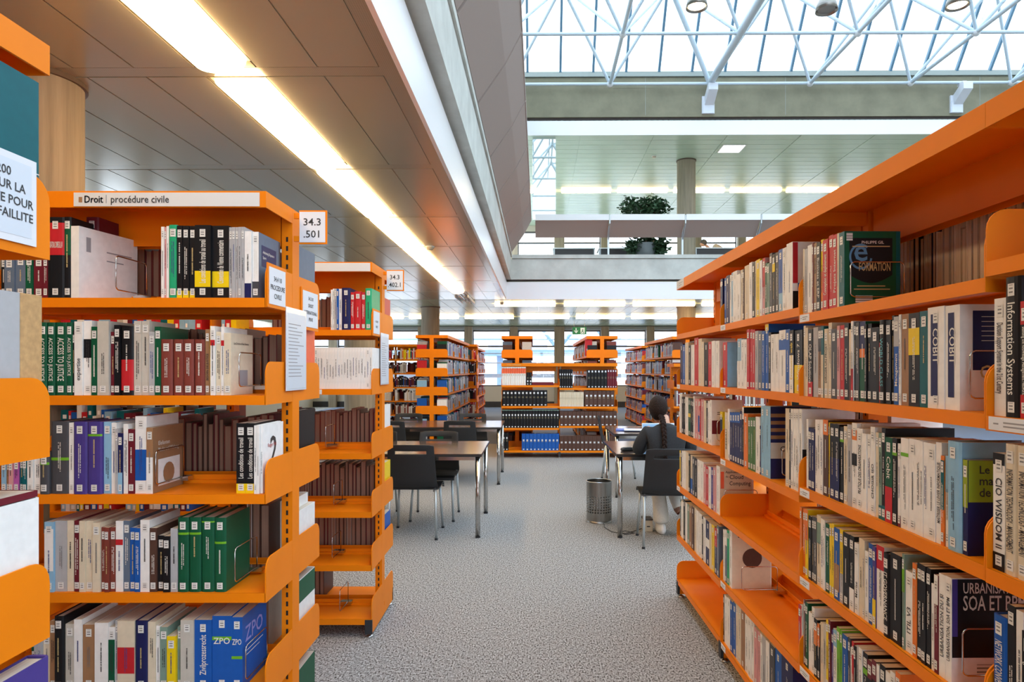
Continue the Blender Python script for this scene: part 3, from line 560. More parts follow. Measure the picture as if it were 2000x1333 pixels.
rr(LC[1], 120, '155r330 170w335 188g262 205m265 240e300 280w420 315w360 355k500[o.55-.9] 385k560[o.6-1] 425c550 460x560 490y510 520m520 545u640 590w630[l.75-1] 630v605 655v640 720b700 750G730 770w850 800r780 830k830 860g830 905w860 965k920[v.72-.8] 1020k1010[m.75-1] 1075k1010[m.75-1] 1110w1060 1180k1070 1240w1150 1300w1150 1360o1160', 6.25, 1540, 1130, 'fifth', 'third')
rr(LB[0], 360, '372k720 395w735 412w750 430b770 455b785 472c795 490c800 515s835 540w870 560w880 580w890 605p960 625p985 640w1000 665g1020 690w1050 725G1080 770b1120 850n1180', 3.572, 1310, 960, 'lowest', 'second')
row = rr(LD[4], 800, '862w570vDecision_Support_Systems_in_the_21st_Century 945k*455vInformation_Systems 990k585[r.8-1][r0-.2]vBuilding_the_Knowledge_Management_Network 1060w620 1120e640', 2.778, 1640, 380, 'second', 'close')
row = rr(LD[3], 745, '803w215[k0-.15][k.9-1]vCIO_WISDOM_II 862c*170vINFORMATION_TECHNOLOGY_-_MANAGEMENT 925c*180vINFORMATION_TECHNOLOGY_-_MANAGEMENT 990w190', 2.5, 1640, 800, 'third', 'close')
row = rr(LD[2], 1370, '1470b*810vNETWORK_CONVERGENCE@w 1525k735 1575w775 1662k935vBig_Through_Questions', 3.777, 1560, 980, 'fourth', 'close')
for px, z, lab in ((1651, LC[5], 'wire bookend in front of the e-formation cover'), (1880, LC[4], 'wire bookend in front of the COBIT cover'), (1886, LC[3], 'wire bookend in front of the olive green cover'), (1866, LC[2], 'wire bookend in front of the black SOA cover'),
                   (1520, LB[3], 'wire bookend in front of the server photo cover'), (1434, LB[4], 'wire bookend beside the red paperback, second computing bay'), (1395, LA[3], 'wire bookend in front of the dark red picture'), (1409, LA[2], 'wire bookend by the Cloud Computing cover'), (1442, LB[1], 'wire bookend against the boxed book with the round picture')):
    bookend(MR, CR['along'](px) + .004, .028, z, lab, .17, .14)
g = 'books shelved from the other side of the computing bookcase'
for z, x0, x1 in ((1.72, 1.85, 3.35), (1.08, 1.25, 1.95), (.75, 1.3, 2.0)): reverse_row(MR, z, x0, x1, BY, g, 'book with its spine turned away, seen through the computing bookcase', 'wxwgnwwk', .22, .28, PAGESW)
for k, lv in ((0, LA), (1, LB), (2, LC)):
    for q, z in enumerate(lv):
        if (k, q) in ((0, 0), (0, 5)): continue
        if (k, q) in ((1, 2), (0, 1), (0, 3), (2, 4), (2, 0)): continue
        label_strip(caseR, k * BW + .012, k * BW + .09, z)
label_strip(caseR, 3 * BW + .012, 3 * BW + .16, LD[4], h=.028)
label_strip(caseR, .01, .2, 2.08 + -.022, h=.05, m=MATS['strip_white'])

# ------------------------------------------------------------------ the building (turned by BR)
XL, XR, YB, YN = -9.0, 14.0, 26.5, -9.0        # outer walls
ZC, XV, YV = 3.22, -.778, 16.3                  # low ceiling, edge of the void
m = MB(); m.box(XL, XR, YN, YB, -.12, 0); struct(m.build('floor', FLOORM))
o = struct(MB().box(-8, 13.5, 13.4, 26.3, .0, .004).build('floor_inner', mat('bluish_floor', (104, 116, 138), .95, noise=.2, nscale=120)))  # inner floor area in a bluish tone
# low ceiling of perforated panels
m = MB(); P = .35; ML = 1.8; J0 = 3.83
m.box(XL, XV - .04, YN, YB, ZC + .006, 3.66); m.box(XV - .04, XR, YV + .04, YB, ZC + .006, 3.66)
def strips(x0, x1, y0, y1):
    k0 = int((y0 - J0) // ML)
    for k in range(k0, int((y1 - J0) // ML) + 1):
        ya, yb = J0 + k * ML + .065, J0 + (k + 1) * ML - .065
        m.box(x0, x1, max(y0, yb + .008), min(y1, yb + .122), ZC, ZC + .006)
        x = x1
        while x > x0 + .05:
            if y1 > ya: m.box(max(x0, x - P + .006), x - .004, max(y0, ya), min(y1, yb), ZC - .002, ZC + .006)
            x -= P
m.box(-.905, XV - .002, YN, YV, ZC, ZC + .006)
strips(XL, -.905, YN, YV)
struct(m.build('ceiling', CEIL))
m = MB(); strips(XL, XR, YV + .1, YB); struct(m.build('ceiling_inner', mat('ceiling_daylight_tint', (166, 180, 150), .26, noise=.03, nscale=3, spec=.3)))  # pale green tone painted in for daylight mirrored from the windows
# white fascias, recess strips darkened as shadow and concrete beams round the void
m = MB(); m.box(XV - .03, XV, YN, YV + .03, ZC - .003, 3.64); m.box(XV, XR, YV, YV + .03, ZC - .003, 3.64); struct(m.build('trim_1', mat('fascia_white', (236, 238, 240), .35)))
m = MB(); m.box(XV - .12, XV - .045, YN, YV + .1, 3.6, 3.76); m.box(XV, XR, YV + .05, YV + .12, 3.6, 3.76); struct(m.build('trim_2', RECSHADE))
m = MB(); m.box(-.86, -.676, YN, YV, 3.70, 4.24); m.box(-.72, -.65, YN, YV, 4.25, 4.33); m.box(-.86, XR, YV - .04, YV + .14, 3.70, 4.2); m.box(-.65, XR, YV - .07, YV + .14, 4.21, 4.30); struct(m.build('beam', CONC))
m = MB(); m.box(XL, -.86, YN, YV, 3.67, 4.2); m.box(XL, XR, YV + .14, YB, 3.67, 4.2); struct(m.build('floor_upper', CONC))
# slanting balustrade of acoustic panels on the gallery edge
def gallery_left():
    o = thing('balustrade', 'slanting grey panel balustrade along the gallery edge above the lamp row', 'balustrade', rz=BR)
    y = 16.05
    while y > -3:
        a, b = y - 1.75, y
        pm = MB().prism([(-.645, 4.335), (-.356, 4.75), (-.18, 5.08), (-.21, 5.1), (-.40, 4.78), (-.69, 4.36)], 'y', a, b)
        pm.box(-.2, -.172, a, b, 5.08, 5.2); pm.build('panel', ACOU, o); y -= 1.8
    return o
gallery_left()
def gallery_far():
    o = thing('balustrade', 'white topped balustrade with tilted grey panels across the far gallery', 'balustrade', rz=BR); x = -.1
    k = 0
    while x < XR - .1:
        a, b = x + .02, min(x + 1.78, XR)
        MB().prism([(16.27, 4.72), (15.9, 5.06), (15.93, 5.09), (16.33, 4.76)], 'x', a, b).build('panel', ACOU, o)
        MB().box(a, b, 15.87, 15.93, 5.06, 5.2).build('top_rail', WHITE, o)
        if k: MB().box(x - .02, x + .02, 16.22, 16.26, 4.3, 5.0).prism([(16.2, 4.66), (15.88, 4.98), (15.86, 5.18), (15.9, 5.18), (15.93, 5.0), (16.26, 4.7)], 'x', x - .012, x + .012).build('bracket', ALU, o)
        x += 1.8; k += 1
    return o
gallery_far()
# upper storey
ZU = 7.23
m = MB(); m.box(XV, XR, YV, YB, ZU + .01, 7.6)
k = 0; y = YV
while y < YB:
    x = XV
    while x < XR: m.box(x + .005, min(x + 1.785, XR), y + .007, min(y + .343, YB), ZU, ZU + .01); x += 1.8
    y += .35
m.box(XL, XV - .4, YN, YV, ZU, 7.6); struct(m.build('ceiling_upper', mat('gallery_ceiling', (176, 196, 176), .25, noise=.04, nscale=2)))
struct(MB().box(XV, XR, YV - .02, YV + .01, ZU, 7.58).build('trim_3', MATS['fascia_white']))
struct(MB().box(XV, XR, YV + .0, YV + .1, 7.58, 7.66).build('trim_4', RECSHADE))
m = MB(); m.box(-1.6, XR, YV - .05, YV + .3, 7.66, 8.62); m.box(XL, -.8, YN, YV + .3, 7.6, 8.74); m.box(-1.2, XR, YN - .3, YN + .1, 7.6, 8.62)
x = 1.6
while x < XR: m.box(x, x + 1.2, YV - .053, YV - .05, 8.36, 8.45); x += 99
struct(m.build('beam_roof', CONCR))
m = MB(); m.box(-1.6, XR, YV - .1, YV + .3, 8.63, 8.75); m.box(-1.6, XR, YV - .06, YV - .05, 8.44, 8.452)
for x in (2.6, 6.0, 10.7): m.box(x, x + .008, YV - .054, YV - .05, 7.7, 8.62)
struct(m.build('trim_5', mat('gutter_grey', (150, 158, 152), .5)))
# outer walls
def pier_wall(name, fixed, a0, a1, along_x, zlo=(.83, 3.07), zhi=(4.95, 7.0)):
    m = MB()
    def bx(u0, u1, v0, v1, z0, z1):
        if along_x: m.box(u0, u1, fixed + v0, fixed + v1, z0, z1)
        else: m.box(fixed - v1, fixed - v0, u0, u1, z0, z1)
    for z0, z1 in ((0, zlo[0]), (zlo[1], zhi[0]), (zhi[1], 7.7)): bx(a0, a1, 0, .25, z0, z1)
    return m, bx
m, bx = pier_wall('wall_back', YB, XL, XR, True)
xs = [-.98 + 1.8 * k for k in range(-5, 9)]
struct(m.build('wall_back', mat('beige_wall', (196, 190, 176), .7)))
m = MB()
for i, x in enumerate(xs):
    w = .15 if (i % 3) else .2; m.box(x - w, x + w, YB - .22, YB + .02, .0, 3.2); m.box(x - w, x + w, YB - .22, YB + .02, 4.2, 7.2)
struct(m.build('wall_piers', CONCB))
struct(MB().box(XL, XR, YB - .05, YB - .005, 0, .22).build('baseboard_back', mat('dark_base', (46, 44, 46), .6)))
for i, (xa, xb) in enumerate(zip(xs, xs[1:])):
    for zl, zh, q in ((.83, 3.07, 0), (4.95, 7.0, 1)):
        a, b = xa + .15, xb - .15; f = .045
        m = MB(); m.box(a, b, YB + .04, YB + .1, zl, zl + f); m.box(a, b, YB + .04, YB + .1, zh - f - .02, zh); m.box(a, a + f, YB + .04, YB + .1, zl, zh); m.box(b - f, b, YB + .04, YB + .1, zl, zh); m.box(a, b, YB + .04, YB + .1, zl + 1.56, zl + 1.62)
        fr = m.build(f'window_{i * 2 + q + 1}', mat('window_frame', (86, 86, 84), .5)); struct(fr)
        MB().box(a, b, YB + .065, YB + .075, zl, zh).build('pane', GLASS, fr)
    o = thing('roller_blind', f'rolled grey blind in its box above the {ORD[i + 1]} window pier gap', 'blind', bpt((xa + xb) / 2, YB - .12, 3.14), BR)
    L = .74; q = MB(); q.tube([(-L, 0, 0), (L, 0, 0)], .085, 14); q.build('blind_box', BLIND, o, smooth=False); o['group'] = 'rolled blinds above the far windows'; o['label'] = 'rolled grey blind in a rounded box above a far window'
    for s in (-1, 1): MB().tube([(s * L, 0, 0), (s * (L + .012), 0, 0)], .095, 14).build('end_disc', STEEL, o)
m = MB(); m.box(XL - .25, XL, YN, YB, 0, .83); m.box(XL - .25, XL, YN, YB, 3.07, 8.7); m.box(XL - .25, XL, YN, 8, .83, 3.07)
for k in range(11): m.box(XL - .25, XL + .05, 8 + k * 1.8 - .15, 8 + k * 1.8 + .15, .83, 3.07)
struct(m.build('wall_left', MATS['beige_wall'])); fr = struct(MB().box(XL - .14, XL - .13, 8, YB, .83, 3.07).build('window_west', GLASS))
struct(MB().box(XR, XR + .25, YN, YB, 0, 8.7).build('wall_right', MATS['beige_wall'])); m = MB()
for z0, z1 in ((0, .7), (3.1, 4.6), (7.1, 8.7)): m.box(XL, XR, YN - .25, YN, z0, z1)
m.box(XL, -1.5, YN - .25, YN, .7, 7.1)
for k in range(9): m.box(-1.5 + k * 1.8 - .12, -1.5 + k * 1.8 + .12, YN - .25, YN + .05, .7, 7.1)
struct(m.build('wall_front', MATS['beige_wall'])); struct(MB().box(-1.5, XR, YN - .14, YN - .13, .7, 3.1).build('window_south', GLASS)); struct(MB().box(-1.5, XR, YN - .14, YN - .13, 4.6, 7.1).build('window_south_upper', GLASS))
# columns
for x, y, z0, z1 in ((-2.99, 3.92, 0, ZC), (-2.98, 18.3, 0, ZC), (4.05, 18.3, 0, ZC), (4.05, 18.3, 4.2, ZU), (-2.99, 11.1, 0, ZC), (11.1, 18.3, 4.2, ZU)):
    q = MB(); q.lathe([(.25, z0), (.25, z1)], (x, y), 40); struct(q.build('column', CONCB, smooth=True))
    struct(MB().lathe([(.25, z1 - .03), (.268, z1 - .03), (.268, z1)], (x, y), 40).build('column_collar', mat('collar_dark', (92, 76, 62), .6)))

# ---- roof: sloping glass, mullions tinted for sky backlight, white space frame toned as backlit
XG = -.8; SL = 1.314; ZR = 8.75; YA = 13.3; ZA = ZR + SL * (YV - YA)
m = MB(); m.face([(XG, YV, ZR), (XR, YV, ZR), (XR, YA, ZA), (XG, YA, ZA)]); m.face([(XG, YA, ZA), (XR, YA, ZA), (XR, -6, ZA), (XG, -6, ZA)]); m.face([(XG, -6, ZA), (XR, -6, ZA), (XR, YN, ZR), (XG, YN, ZR)])
m.face([(XG, YV, ZR), (XG, YA, ZA), (XG, -6, ZA), (XG, YN, ZR)]); m.face([(XR, YV, ZR), (XR, YN, ZR), (XR, -6, ZA), (XR, YA, ZA)]); struct(m.build('window_roof', GLASSROOF))
m = MB(); x = .53 - .8
while x < XR:
    for (p, q) in (((YV, ZR), (YA, ZA)), ((YA, ZA), (-6, ZA))):
        m.prism([(p[0], p[1] - .02), (q[0], q[1] - .02), (q[0] - .0, q[1] - .1), (p[0] - .08, p[1] - .05)], 'x', x - .028, x + .028)
    x += .8
struct(m.build('trim_mullion', MULLION))
sf = bpy.data.objects.new('trim_space_frame', None); COL.objects.link(sf); sf.rotation_euler.z = BR; sf['kind'] = 'structure'
UNIT = MB().tube([(0, 0, 0), (0, 0, 1)], 1, 10).mesh('bar'); UNIT.materials.append(TRUSS)
for p in UNIT.polygons: p.use_smooth = len(p.vertices) == 4
BALL = MB().lathe([(0, -1), (.5, -.86), (.86, -.5), (1, 0), (.86, .5), (.5, .86), (0, 1)], (0, 0), 12).mesh('node'); BALL.materials.append(mat('node_white', (206, 212, 214), .45))
for p in BALL.polygons: p.use_smooth = True
def bar(a, b, r):
    a, b = Vector(a), Vector(b); o = bpy.data.objects.new('bar', UNIT); COL.objects.link(o); o.parent = sf
    o.location = a; o.rotation_mode = 'QUATERNION'; o.rotation_quaternion = (b - a).to_track_quat('Z', 'Y'); o.scale = (r, r, (b - a).length); o['kind'] = 'structure'
def node(p, r=.1):
    o = bpy.data.objects.new('node', BALL); COL.objects.link(o); o.parent = sf; o.location = p; o.scale = (r, r, r); o['kind'] = 'structure'
G = 2.4; ZL, ZT = 8.38, 10.05
lx = [1.72 + G * k for k in range(-1, 6)]; ly = [16.05 - G * j for j in range(6)]
for j, y in enumerate(ly):
    for i, x in enumerate(lx):
        node((x, y, ZL), .085)
        if i + 1 < len(lx): bar((x, y, ZL), (lx[i + 1], y, ZL), .036)
        if j + 1 < len(ly): bar((x, y, ZL), (x, ly[j + 1], ZL), .045 if i != 2 else .085)
        if j + 1 < len(ly) and i + 1 < len(lx):
            t = (x + G / 2, y - G / 2, ZT); node(t, .085)
            for (u, v) in ((x, y), (lx[i + 1], y), (x, ly[j + 1]), (lx[i + 1], ly[j + 1])): bar((u, v, ZL), t, .036 if not (i in (1, 2) and u == lx[2] and j == 0 and v == y and i == 1) else .06)
            if i + 2 < len(lx): bar(t, (t[0] + G, t[1], ZT), .036)
            if j + 2 < len(ly): bar(t, (t[0], t[1] - G, ZT), .036)
for x in (4.12, 4.12 + 2.5 * G):
    q = MB(); q.box(x - .15, x + .15, YV - .1, YV - .05, 7.72, 8.14); q.box(x - .13, x + .13, YV - .12, YV - .1, 7.72, 8.0)
    q.prism([(YV - .1, 7.9), (YV - .1, 8.14), (YV - .4, 8.3), (YV - .5, 8.3), (YV - .5, 8.14)], 'x', x - .09, x + .13); q.box(x - .05, x + .05, YV - .4, YV - .2, 8.3, 8.36); struct(q.build('trim_bearing', mat('bearing_white', (214, 220, 228), .4)))
def pendant(px, lit, label):
    Y = 11.8; x = (px - 1052) * Y / F; o = thing('pendant_lamp', label, 'lamp', bpt(x, Y, 7.9 if lit else 7.83), BR)
    MB().lathe([(.0, .32), (.07, .31), (.1, .26), (.17, .12), (.19, 0), (.18, 0), (.16, .11), (.09, .25), (.0, .27)], (0, 0), 28).build('lamp_shade', STEELD, o, smooth=True)
    MB().lathe([(0, .03), (.15, .03), (.15, .035), (0, .035)], (0, 0), 24).build('bulb', PENDE if lit else mat('lamp_glass_dark', (120, 120, 120), .3), o)
    MB().tube([(0, 0, .3), (0, 0, 2.0)], .012, 8).build('cable', STEEL, o)
    return o
pendant(1360, 1, 'lit metal pendant lamp hanging from the roof frame, before the unlit one'); pendant(1612, 0, 'unlit grey metal pendant lamp between two lit ones'); pendant(1865, 1, 'lit metal pendant lamp above the long bookcase')

# glazed screen at the gallery corner
struct(MB().box(-.15, .42, YV + .12, YV + .13, 5.2, ZU).build('window_screen', GLASSR))

# ---- lamps in the ceilings
def tube_lamp_proto():
    o = thing('ceiling_lamp', 'x', 'lamp')
    L = .785; pr = [(-.145, 0)] + [(-.145 * math.cos(R(180) * k / 12), -.004 - .07 * math.sin(R(180) * k / 12) ** .8) for k in range(13)] + [(.145, 0)]
    d = MB().prism(pr, 'y', -L, L).build('diffuser', LAMPW, o)
    MB().box(-.165, .165, -L - .01, L + .01, .0, .004).build('reflector', LAMPR, o); return o
PL = tube_lamp_proto(); first = True
def place_lamp(loc, rz, label, group=None):
    global first
    o = PL if first else copy_tree(PL); first = False
    o.location = bpt(*loc); o.rotation_euler.z = rz + BR; o['label'] = label
    if group: o['group'] = group
    return o
LX = -1.765
for k in range(-1, 7):
    place_lamp((LX, 3.69 - .8 + 1.8 * k, ZC - .004), 0, f'warm tube lamp, {ORD[k + 2]} of the lit row running along the ceiling', 'warm tube lamps in the row along the ceiling')
o = thing('ceiling_lamp', 'unlit open lamp fitting at the end of the warm lit row', 'lamp', bpt(LX, 16.0, ZC - .01), BR)
m = MB(); m.box(-.16, -.14, -.8, .8, -.06, 0); m.box(.14, .16, -.8, .8, -.06, 0); m.build('housing', ALU, o); MB().tube([(-.05, -.7, -.03), (-.05, .7, -.03)], .018).tube([(.05, -.7, -.03), (.05, .7, -.03)], .018).build('tube', WHITE, o)
for k in range(-1, 7): place_lamp((-.35 + 1.8 * k if k >= 0 else -.35, 17.33, ZC - .004), R(90), f'warm tube lamp, {ORD[max(k, 0) + 1]} of the cross row behind the white fascia', 'warm tube lamps of the cross row under the gallery') if k >= 0 else None
for k in range(-2, 7): place_lamp((-1.6 + 1.8 * k, 21.6, ZC - .004), R(90), f'warm tube lamp, {ORD[k + 3]} of the cross row before the windows', 'warm tube lamps of the cross row before the windows')
for k in range(0, 7): place_lamp((-.28 + 1.8 * k, 21.3, ZU - .004), R(90), f'warm tube lamp, {ORD[k + 1]} of the row on the gallery ceiling', 'warm tube lamps on the gallery ceiling')
o = thing('ceiling_panel_light', 'square white light panel in the gallery ceiling', 'lamp', bpt(5.0, 17.3, ZU), BR)
MB().box(-.3, .3, -.3, .3, -.012, 0).build('frame', WHITE, o); MB().box(-.27, .27, -.27, .27, -.015, -.012).build('diffuser', SPOTE, o)
for x, y, z in ((-1.52, 9.3, ZC), (-.95, 17.2, ZC), (3.1, 17.9, ZU)):
    o = thing('smoke_detector', 'small smoke detector on the ceiling beside a lamp row' if x < -1 else 'small smoke detector at the start of the cross lamp row' if z < 5 else 'small smoke detector beside the gallery column', 'detector', bpt(x, y, z), BR)
    MB().lathe([(.055, 0), (.055, -.02), (.04, -.045), (0, -.05)], (0, 0), 18).build('housing', mat('detector_beige', (190, 180, 160), .5), o, smooth=True); MB().lathe([(.065, 0), (.065, -.008), (.055, -.008)], (0, 0), 18).build('base_ring', WHITE, o)

# exit sign
o = thing('exit_sign', 'green emergency exit sign hanging before the windows', 'sign', bpt(1.22, 24.0, 2.76), BR)
MB().box(0, .5, 0, .05, 0, .27).build('sign_box', mat('exit_green_lit', (20, 134, 82), .4, emit=.25), o); wm = mat('exit_white', (240, 250, 244), .4, emit=.5)
m = MB(); m.box(.115, .145, -.004, 0, .1, .23); m.face([(.06, -.004, .13), (.13, -.004, .04), (.2, -.004, .13), (.2, -.004, .16), (.13, -.004, .08), (.06, -.004, .16)]); m.build('arrow', wm, o)
m = MB(); m.box(.29, .44, -.003, 0, .03, .24); m.build('door_mark', wm, o)
m = MB(); m.lathe([(0, .0), (.02, .0)], (0, 0), 4); q = MB(); q.tube([(.375, -.006, .19), (.36, -.006, .12), (.33, -.006, .08), (.3, -.006, .06)], .012, 6).tube([(.36, -.006, .12), (.395, -.006, .085), (.39, -.006, .04)], .012, 6).tube([(.375, -.006, .17), (.335, -.006, .15), (.32, -.006, .17)], .008, 6).tube([(.375, -.006, .17), (.41, -.006, .14)], .008, 6).tube([(.385, -.006, .21), (.387, -.006, .214)], .018, 8).build('running_figure', GREEN, o)
for xx in (.06, .44): MB().tube([(xx, .025, .27), (xx, .025, ZC - 2.76)], .006, 6).build('hanger', STEEL, o)

# ---- outside: ground, steel walkway, pale building
struct(MB().box(-60, 60, YB + .3, 90, -1.2, -1.0).build('ground', mat('yard', (190, 190, 188), .9)))
o = thing('steel_walkway', 'blue steel footbridge outside the far windows', 'footbridge', bpt(0, 34, 0), BR); 
MB().box(-14, 16, 0, 1.2, 2.2, 2.5).build('deck', BLUEST, o); MB().box(-14, 16, 0, .08, 3.0, 3.08).build('handrail', BLUEST, o)
m = MB()
for k in (4, 5): m.tube([(-13 + k * 2.8, .1, 2.5), (-11.6 + k * 2.8, .1, 4.3)], .09).tube([(-11.6 + k * 2.8, .1, 4.3), (-10.2 + k * 2.8, .1, 2.5)], .09)
m.box(-3, 4, 0, .2, 4.2, 4.45); m.build('truss', BLUEST, o)
for x in (-9, -2, 5.5, 12): MB().box(x - .15, x + .15, .3, .6, -1, 2.2).build('pillar', BLUEST, o)
o = thing('window_louvres', 'horizontal sun louvres outside the far windows', 'louvre', bpt(0, 28.2, 0), BR)
for x in (-8, -4.4, -.8, 2.8, 6.4, 10): MB().box(x, x + .06, .26, .32, -1.0, 2.3).build('post', BLUEST, o)
for z in (1.15, 1.75, 2.15): MB().box(-8.5, 13.5, 0, .25, z, z + (.16 if z < 1.3 else .05)).build('slat', mat('louvre_grey', (150, 160, 176), .5), o)
o = thing('office_building', 'pale building across the yard behind the windows', 'building', bpt(0, 62, -1), BR)
MB().box(-40, 45, 0, 8, 0, 9).build('wall', mat('pale_render', (226, 222, 224), .8), o)
for k in range(22): MB().box(-38 + k * 3.7, -36.2 + k * 3.7, -.05, 0, 3.4, 5.2).build('window', mat('far_glass', (150, 156, 172), .3), o)

# ------------------------------------------------------------------ furniture
def chair(name_loc, rz, label, group='black shell chairs round the reading tables', src=None):
    if src is not None:
        o = copy_tree(src); o.location = name_loc; o.rotation_euler.z = rz; o['label'] = label; return o
    o = thing('stacking_chair', label, 'chair', name_loc, rz, group)
    # local: the sitter looks along +y
    bm = bmesh.new(); nu, nv = 12, 14; V = []
    for j in range(nv + 1):
        v = j / nv; z = .45 + .395 * v; row = []
        hw = .222 - .022 * v + (.004 if v < .1 else 0); yb = -.215 - .075 * v + (.03 * (1 - v / .2) ** 2 if v < .2 else 0)
        for i in range(nu + 1):
            u = -1 + 2 * i / nu; row.append(bm.verts.new((hw * u, yb - .022 * (1 - u * u), z - (.012 * abs(u) ** 6 if j == nv else 0))))
        V.append(row)
    for j in range(nv):
        for i in range(nu):
            if j == 11 and 2 <= i <= 9: continue
            bm.faces.new((V[j][i], V[j][i + 1], V[j + 1][i + 1], V[j + 1][i]))
    me = bpy.data.meshes.new('backrest'); bm.to_mesh(me); bm.free(); me.materials.append(BLACKP)
    b = bpy.data.objects.new('backrest', me); COL.objects.link(b); b.parent = o; s = b.modifiers.new('thickness', 'SOLIDIFY'); s.thickness = .011; s.offset = 0; bevel(b, .003, 2)
    for p in me.polygons: p.use_smooth = True
    prf = [(-.2, .452), (-.15, .44), (0, .436), (.12, .446), (.19, .45), (.225, .437), (.232, .41), (.222, .408), (.21, .43), (.12, .434), (0, .424), (-.15, .428), (-.21, .44)]
    s_ = MB().prism(prf, 'x', -.222, .222).build('seat', BLACKP, o); bevel(s_, .006, 2)
    for sx in (-1, 1):
        MB().tube([(sx * .19, .16, .42), (sx * .212, .215, .015)], .0115, 10).build('leg', ALU, o, smooth=True); l = o.children[-1]
        MB().tube([(sx * .212, .215, .018), (sx * .2125, .216, 0)], .014, 10).build('foot_cap', CAP, l)
        MB().tube([(sx * .2, -.19, .45), (sx * .215, -.235, .015)], .0115, 10).build('leg', ALU, o, smooth=True); l = o.children[-1]
        MB().tube([(sx * .215, -.235, .018), (sx * .2152, -.236, 0)], .014, 10).build('foot_cap', CAP, l)
    m = MB()
    for sx in (-1, 1): m.tube([(sx * .19, .17, .415), (sx * .19, -.19, .425)], .01, 8)
    m.tube([(-.19, .0, .41), (.19, 0, .41)], .01, 8); m.build('seat_frame', ALU, o, smooth=True)
    return o
def table(x0, x1, y0, y1, label):
    o = thing('reading_table', label, 'table', (x0, y0, 0))
    L, D = x1 - x0, y1 - y0
    t = MB().box(0, L, 0, D, .742, .75).build('tabletop', TABLE, o); MB().box(.0, L, .0, D, .724, .7418).build('edge', TEDGE, t)
    for a in (.035, L - .035):
        for b in (.035, D - .035):
            l = MB().tube([(a, b, .012), (a, b, .725)], .022, 18).build('leg', CHROME, o, smooth=True); MB().lathe([(0, 0), (.023, 0), (.023, .014), (0, .014)], (a, b), 16).build('foot_cap', CAP, l)
    m = MB(); m.box(.06, L - .06, .03, .05, .69, .723); m.box(.06, L - .06, D - .05, D - .03, .69, .723); m.box(.03, .05, .05, D - .05, .69, .723); m.box(L - .05, L - .03, .05, D - .05, .69, .723); m.build('underframe', CHROME, o)
    return o
T1 = table(-2.3, -.452, 5.895, 6.965, 'dark reading table behind the half empty bookcase, with two chairs along its near side')
T2 = table(-2.3, -.405, 8.62, 9.74, 'dark reading table in front of the far rows, second behind the half empty bookcase')
T3 = table(.745, 2.5, 5.895, 6.965, 'dark reading table where the person with the braid sits')
T4 = table(.955, 2.7, 7.75, 8.8, 'dark reading table with blue papers behind the seated person')
K = chair((-1.06, 6.08, 0), 0, 'black chair pushed in with its back to us, beside the half empty bookcase')
chair((-.99, 6.76, 0), R(180), 'black chair facing us across the first table, its handle slot showing', src=K)
chair((-1.66, 6.80, 0), R(176), 'black chair facing us, half hidden by the half empty bookcase', src=K)
chair((-.93, 8.78, 0), 0, 'black chair with its back to us at the second table', src=K)
chair((-1.83, 8.76, 0), 0, 'black chair with its back to us, cut off by the half empty bookcase', src=K)
chair((-.89, 9.62, 0), R(180), 'black chair facing us across the second table, beside its free end', src=K)
chair((-1.84, 9.62, 0), R(180), 'black chair facing us across the second table, in front of the brown books', src=K)
chair((1.15, 5.785, 0), R(-2), 'black chair the person with the braid sits on', src=K)
chair((1.22, 9.35, 0), R(-98), 'black chair standing sideways in front of the low volumes bookcase', src=K)

# waste basket
o = thing('waste_basket', 'perforated steel waste basket on the carpet by the table leg', 'waste basket', (.657, 6.57, 0))
m = MB(); n = 56; zs = [0, .02, .1] + [.1 + .0125 * k for k in range(1, 15)] + [.295, .395, .4]; RB = .124
for j in range(len(zs) - 1):
    for i in range(n):
        if 2 <= j <= 15 and j % 2 == 0 and i % 2 == 0: continue
        a, b = 2 * math.pi * i / n, 2 * math.pi * (i + 1) / n
        m.face([(RB * math.cos(a), RB * math.sin(a), zs[j]), (RB * math.cos(b), RB * math.sin(b), zs[j]), (RB * math.cos(b), RB * math.sin(b), zs[j + 1]), (RB * math.cos(a), RB * math.sin(a), zs[j + 1])])
m.face([(RB * math.cos(2 * math.pi * i / n), RB * math.sin(2 * math.pi * i / n), .004) for i in range(n)]); w = m.build('perforated_body', STEELD, o, smooth=True)
m = MB(); m.tube([(RB * math.cos(2 * math.pi * i / 40), RB * math.sin(2 * math.pi * i / 40), .4) for i in range(41)], .005, 8); m.build('rim', STEEL, o, smooth=True)
MB().lathe([(RB + .002, 0), (RB + .002, .02), (RB, .02)], (0, 0), 40).build('base_ring', STEELD, o, smooth=True)
o = thing('floor_socket', 'beige floor power box under the table beside the white shoe', 'floor socket', (1.07, 6.2, 0))
b = MB().box(-.045, .04, -.06, .06, 0, .105).build('housing', mat('socket_beige', (196, 184, 160), .5), o); bevel(b, .006); MB().box(-.046, .041, -.061, .061, .105, .12).build('lid', mat('socket_lid', (70, 62, 56), .5), o); MB().box(-.015, .015, -.062, -.06, .045, .055).build('mark', INK, o)
pts = [(.74, 6.75, .006), (.7, 6.55, .006), (.68, 6.3, .006), (.73, 6.12, .006), (.85, 6.02, .006), (.93, 6.08, .006), (.86, 6.16, .006), (.78, 6.1, .006), (.84, 6.05, .006), (.97, 6.18, .006), (1.03, 6.26, .006)]
tag(MB().tube([Vector(pts[i]).lerp(Vector(pts[i + 1]), q / 4) for i in range(len(pts) - 1) for q in range(4)] + [pts[-1]], .0032, 6).build('power_cable', CAP, smooth=True), 'thin black cable curling on the carpet round the waste basket', 'cable')
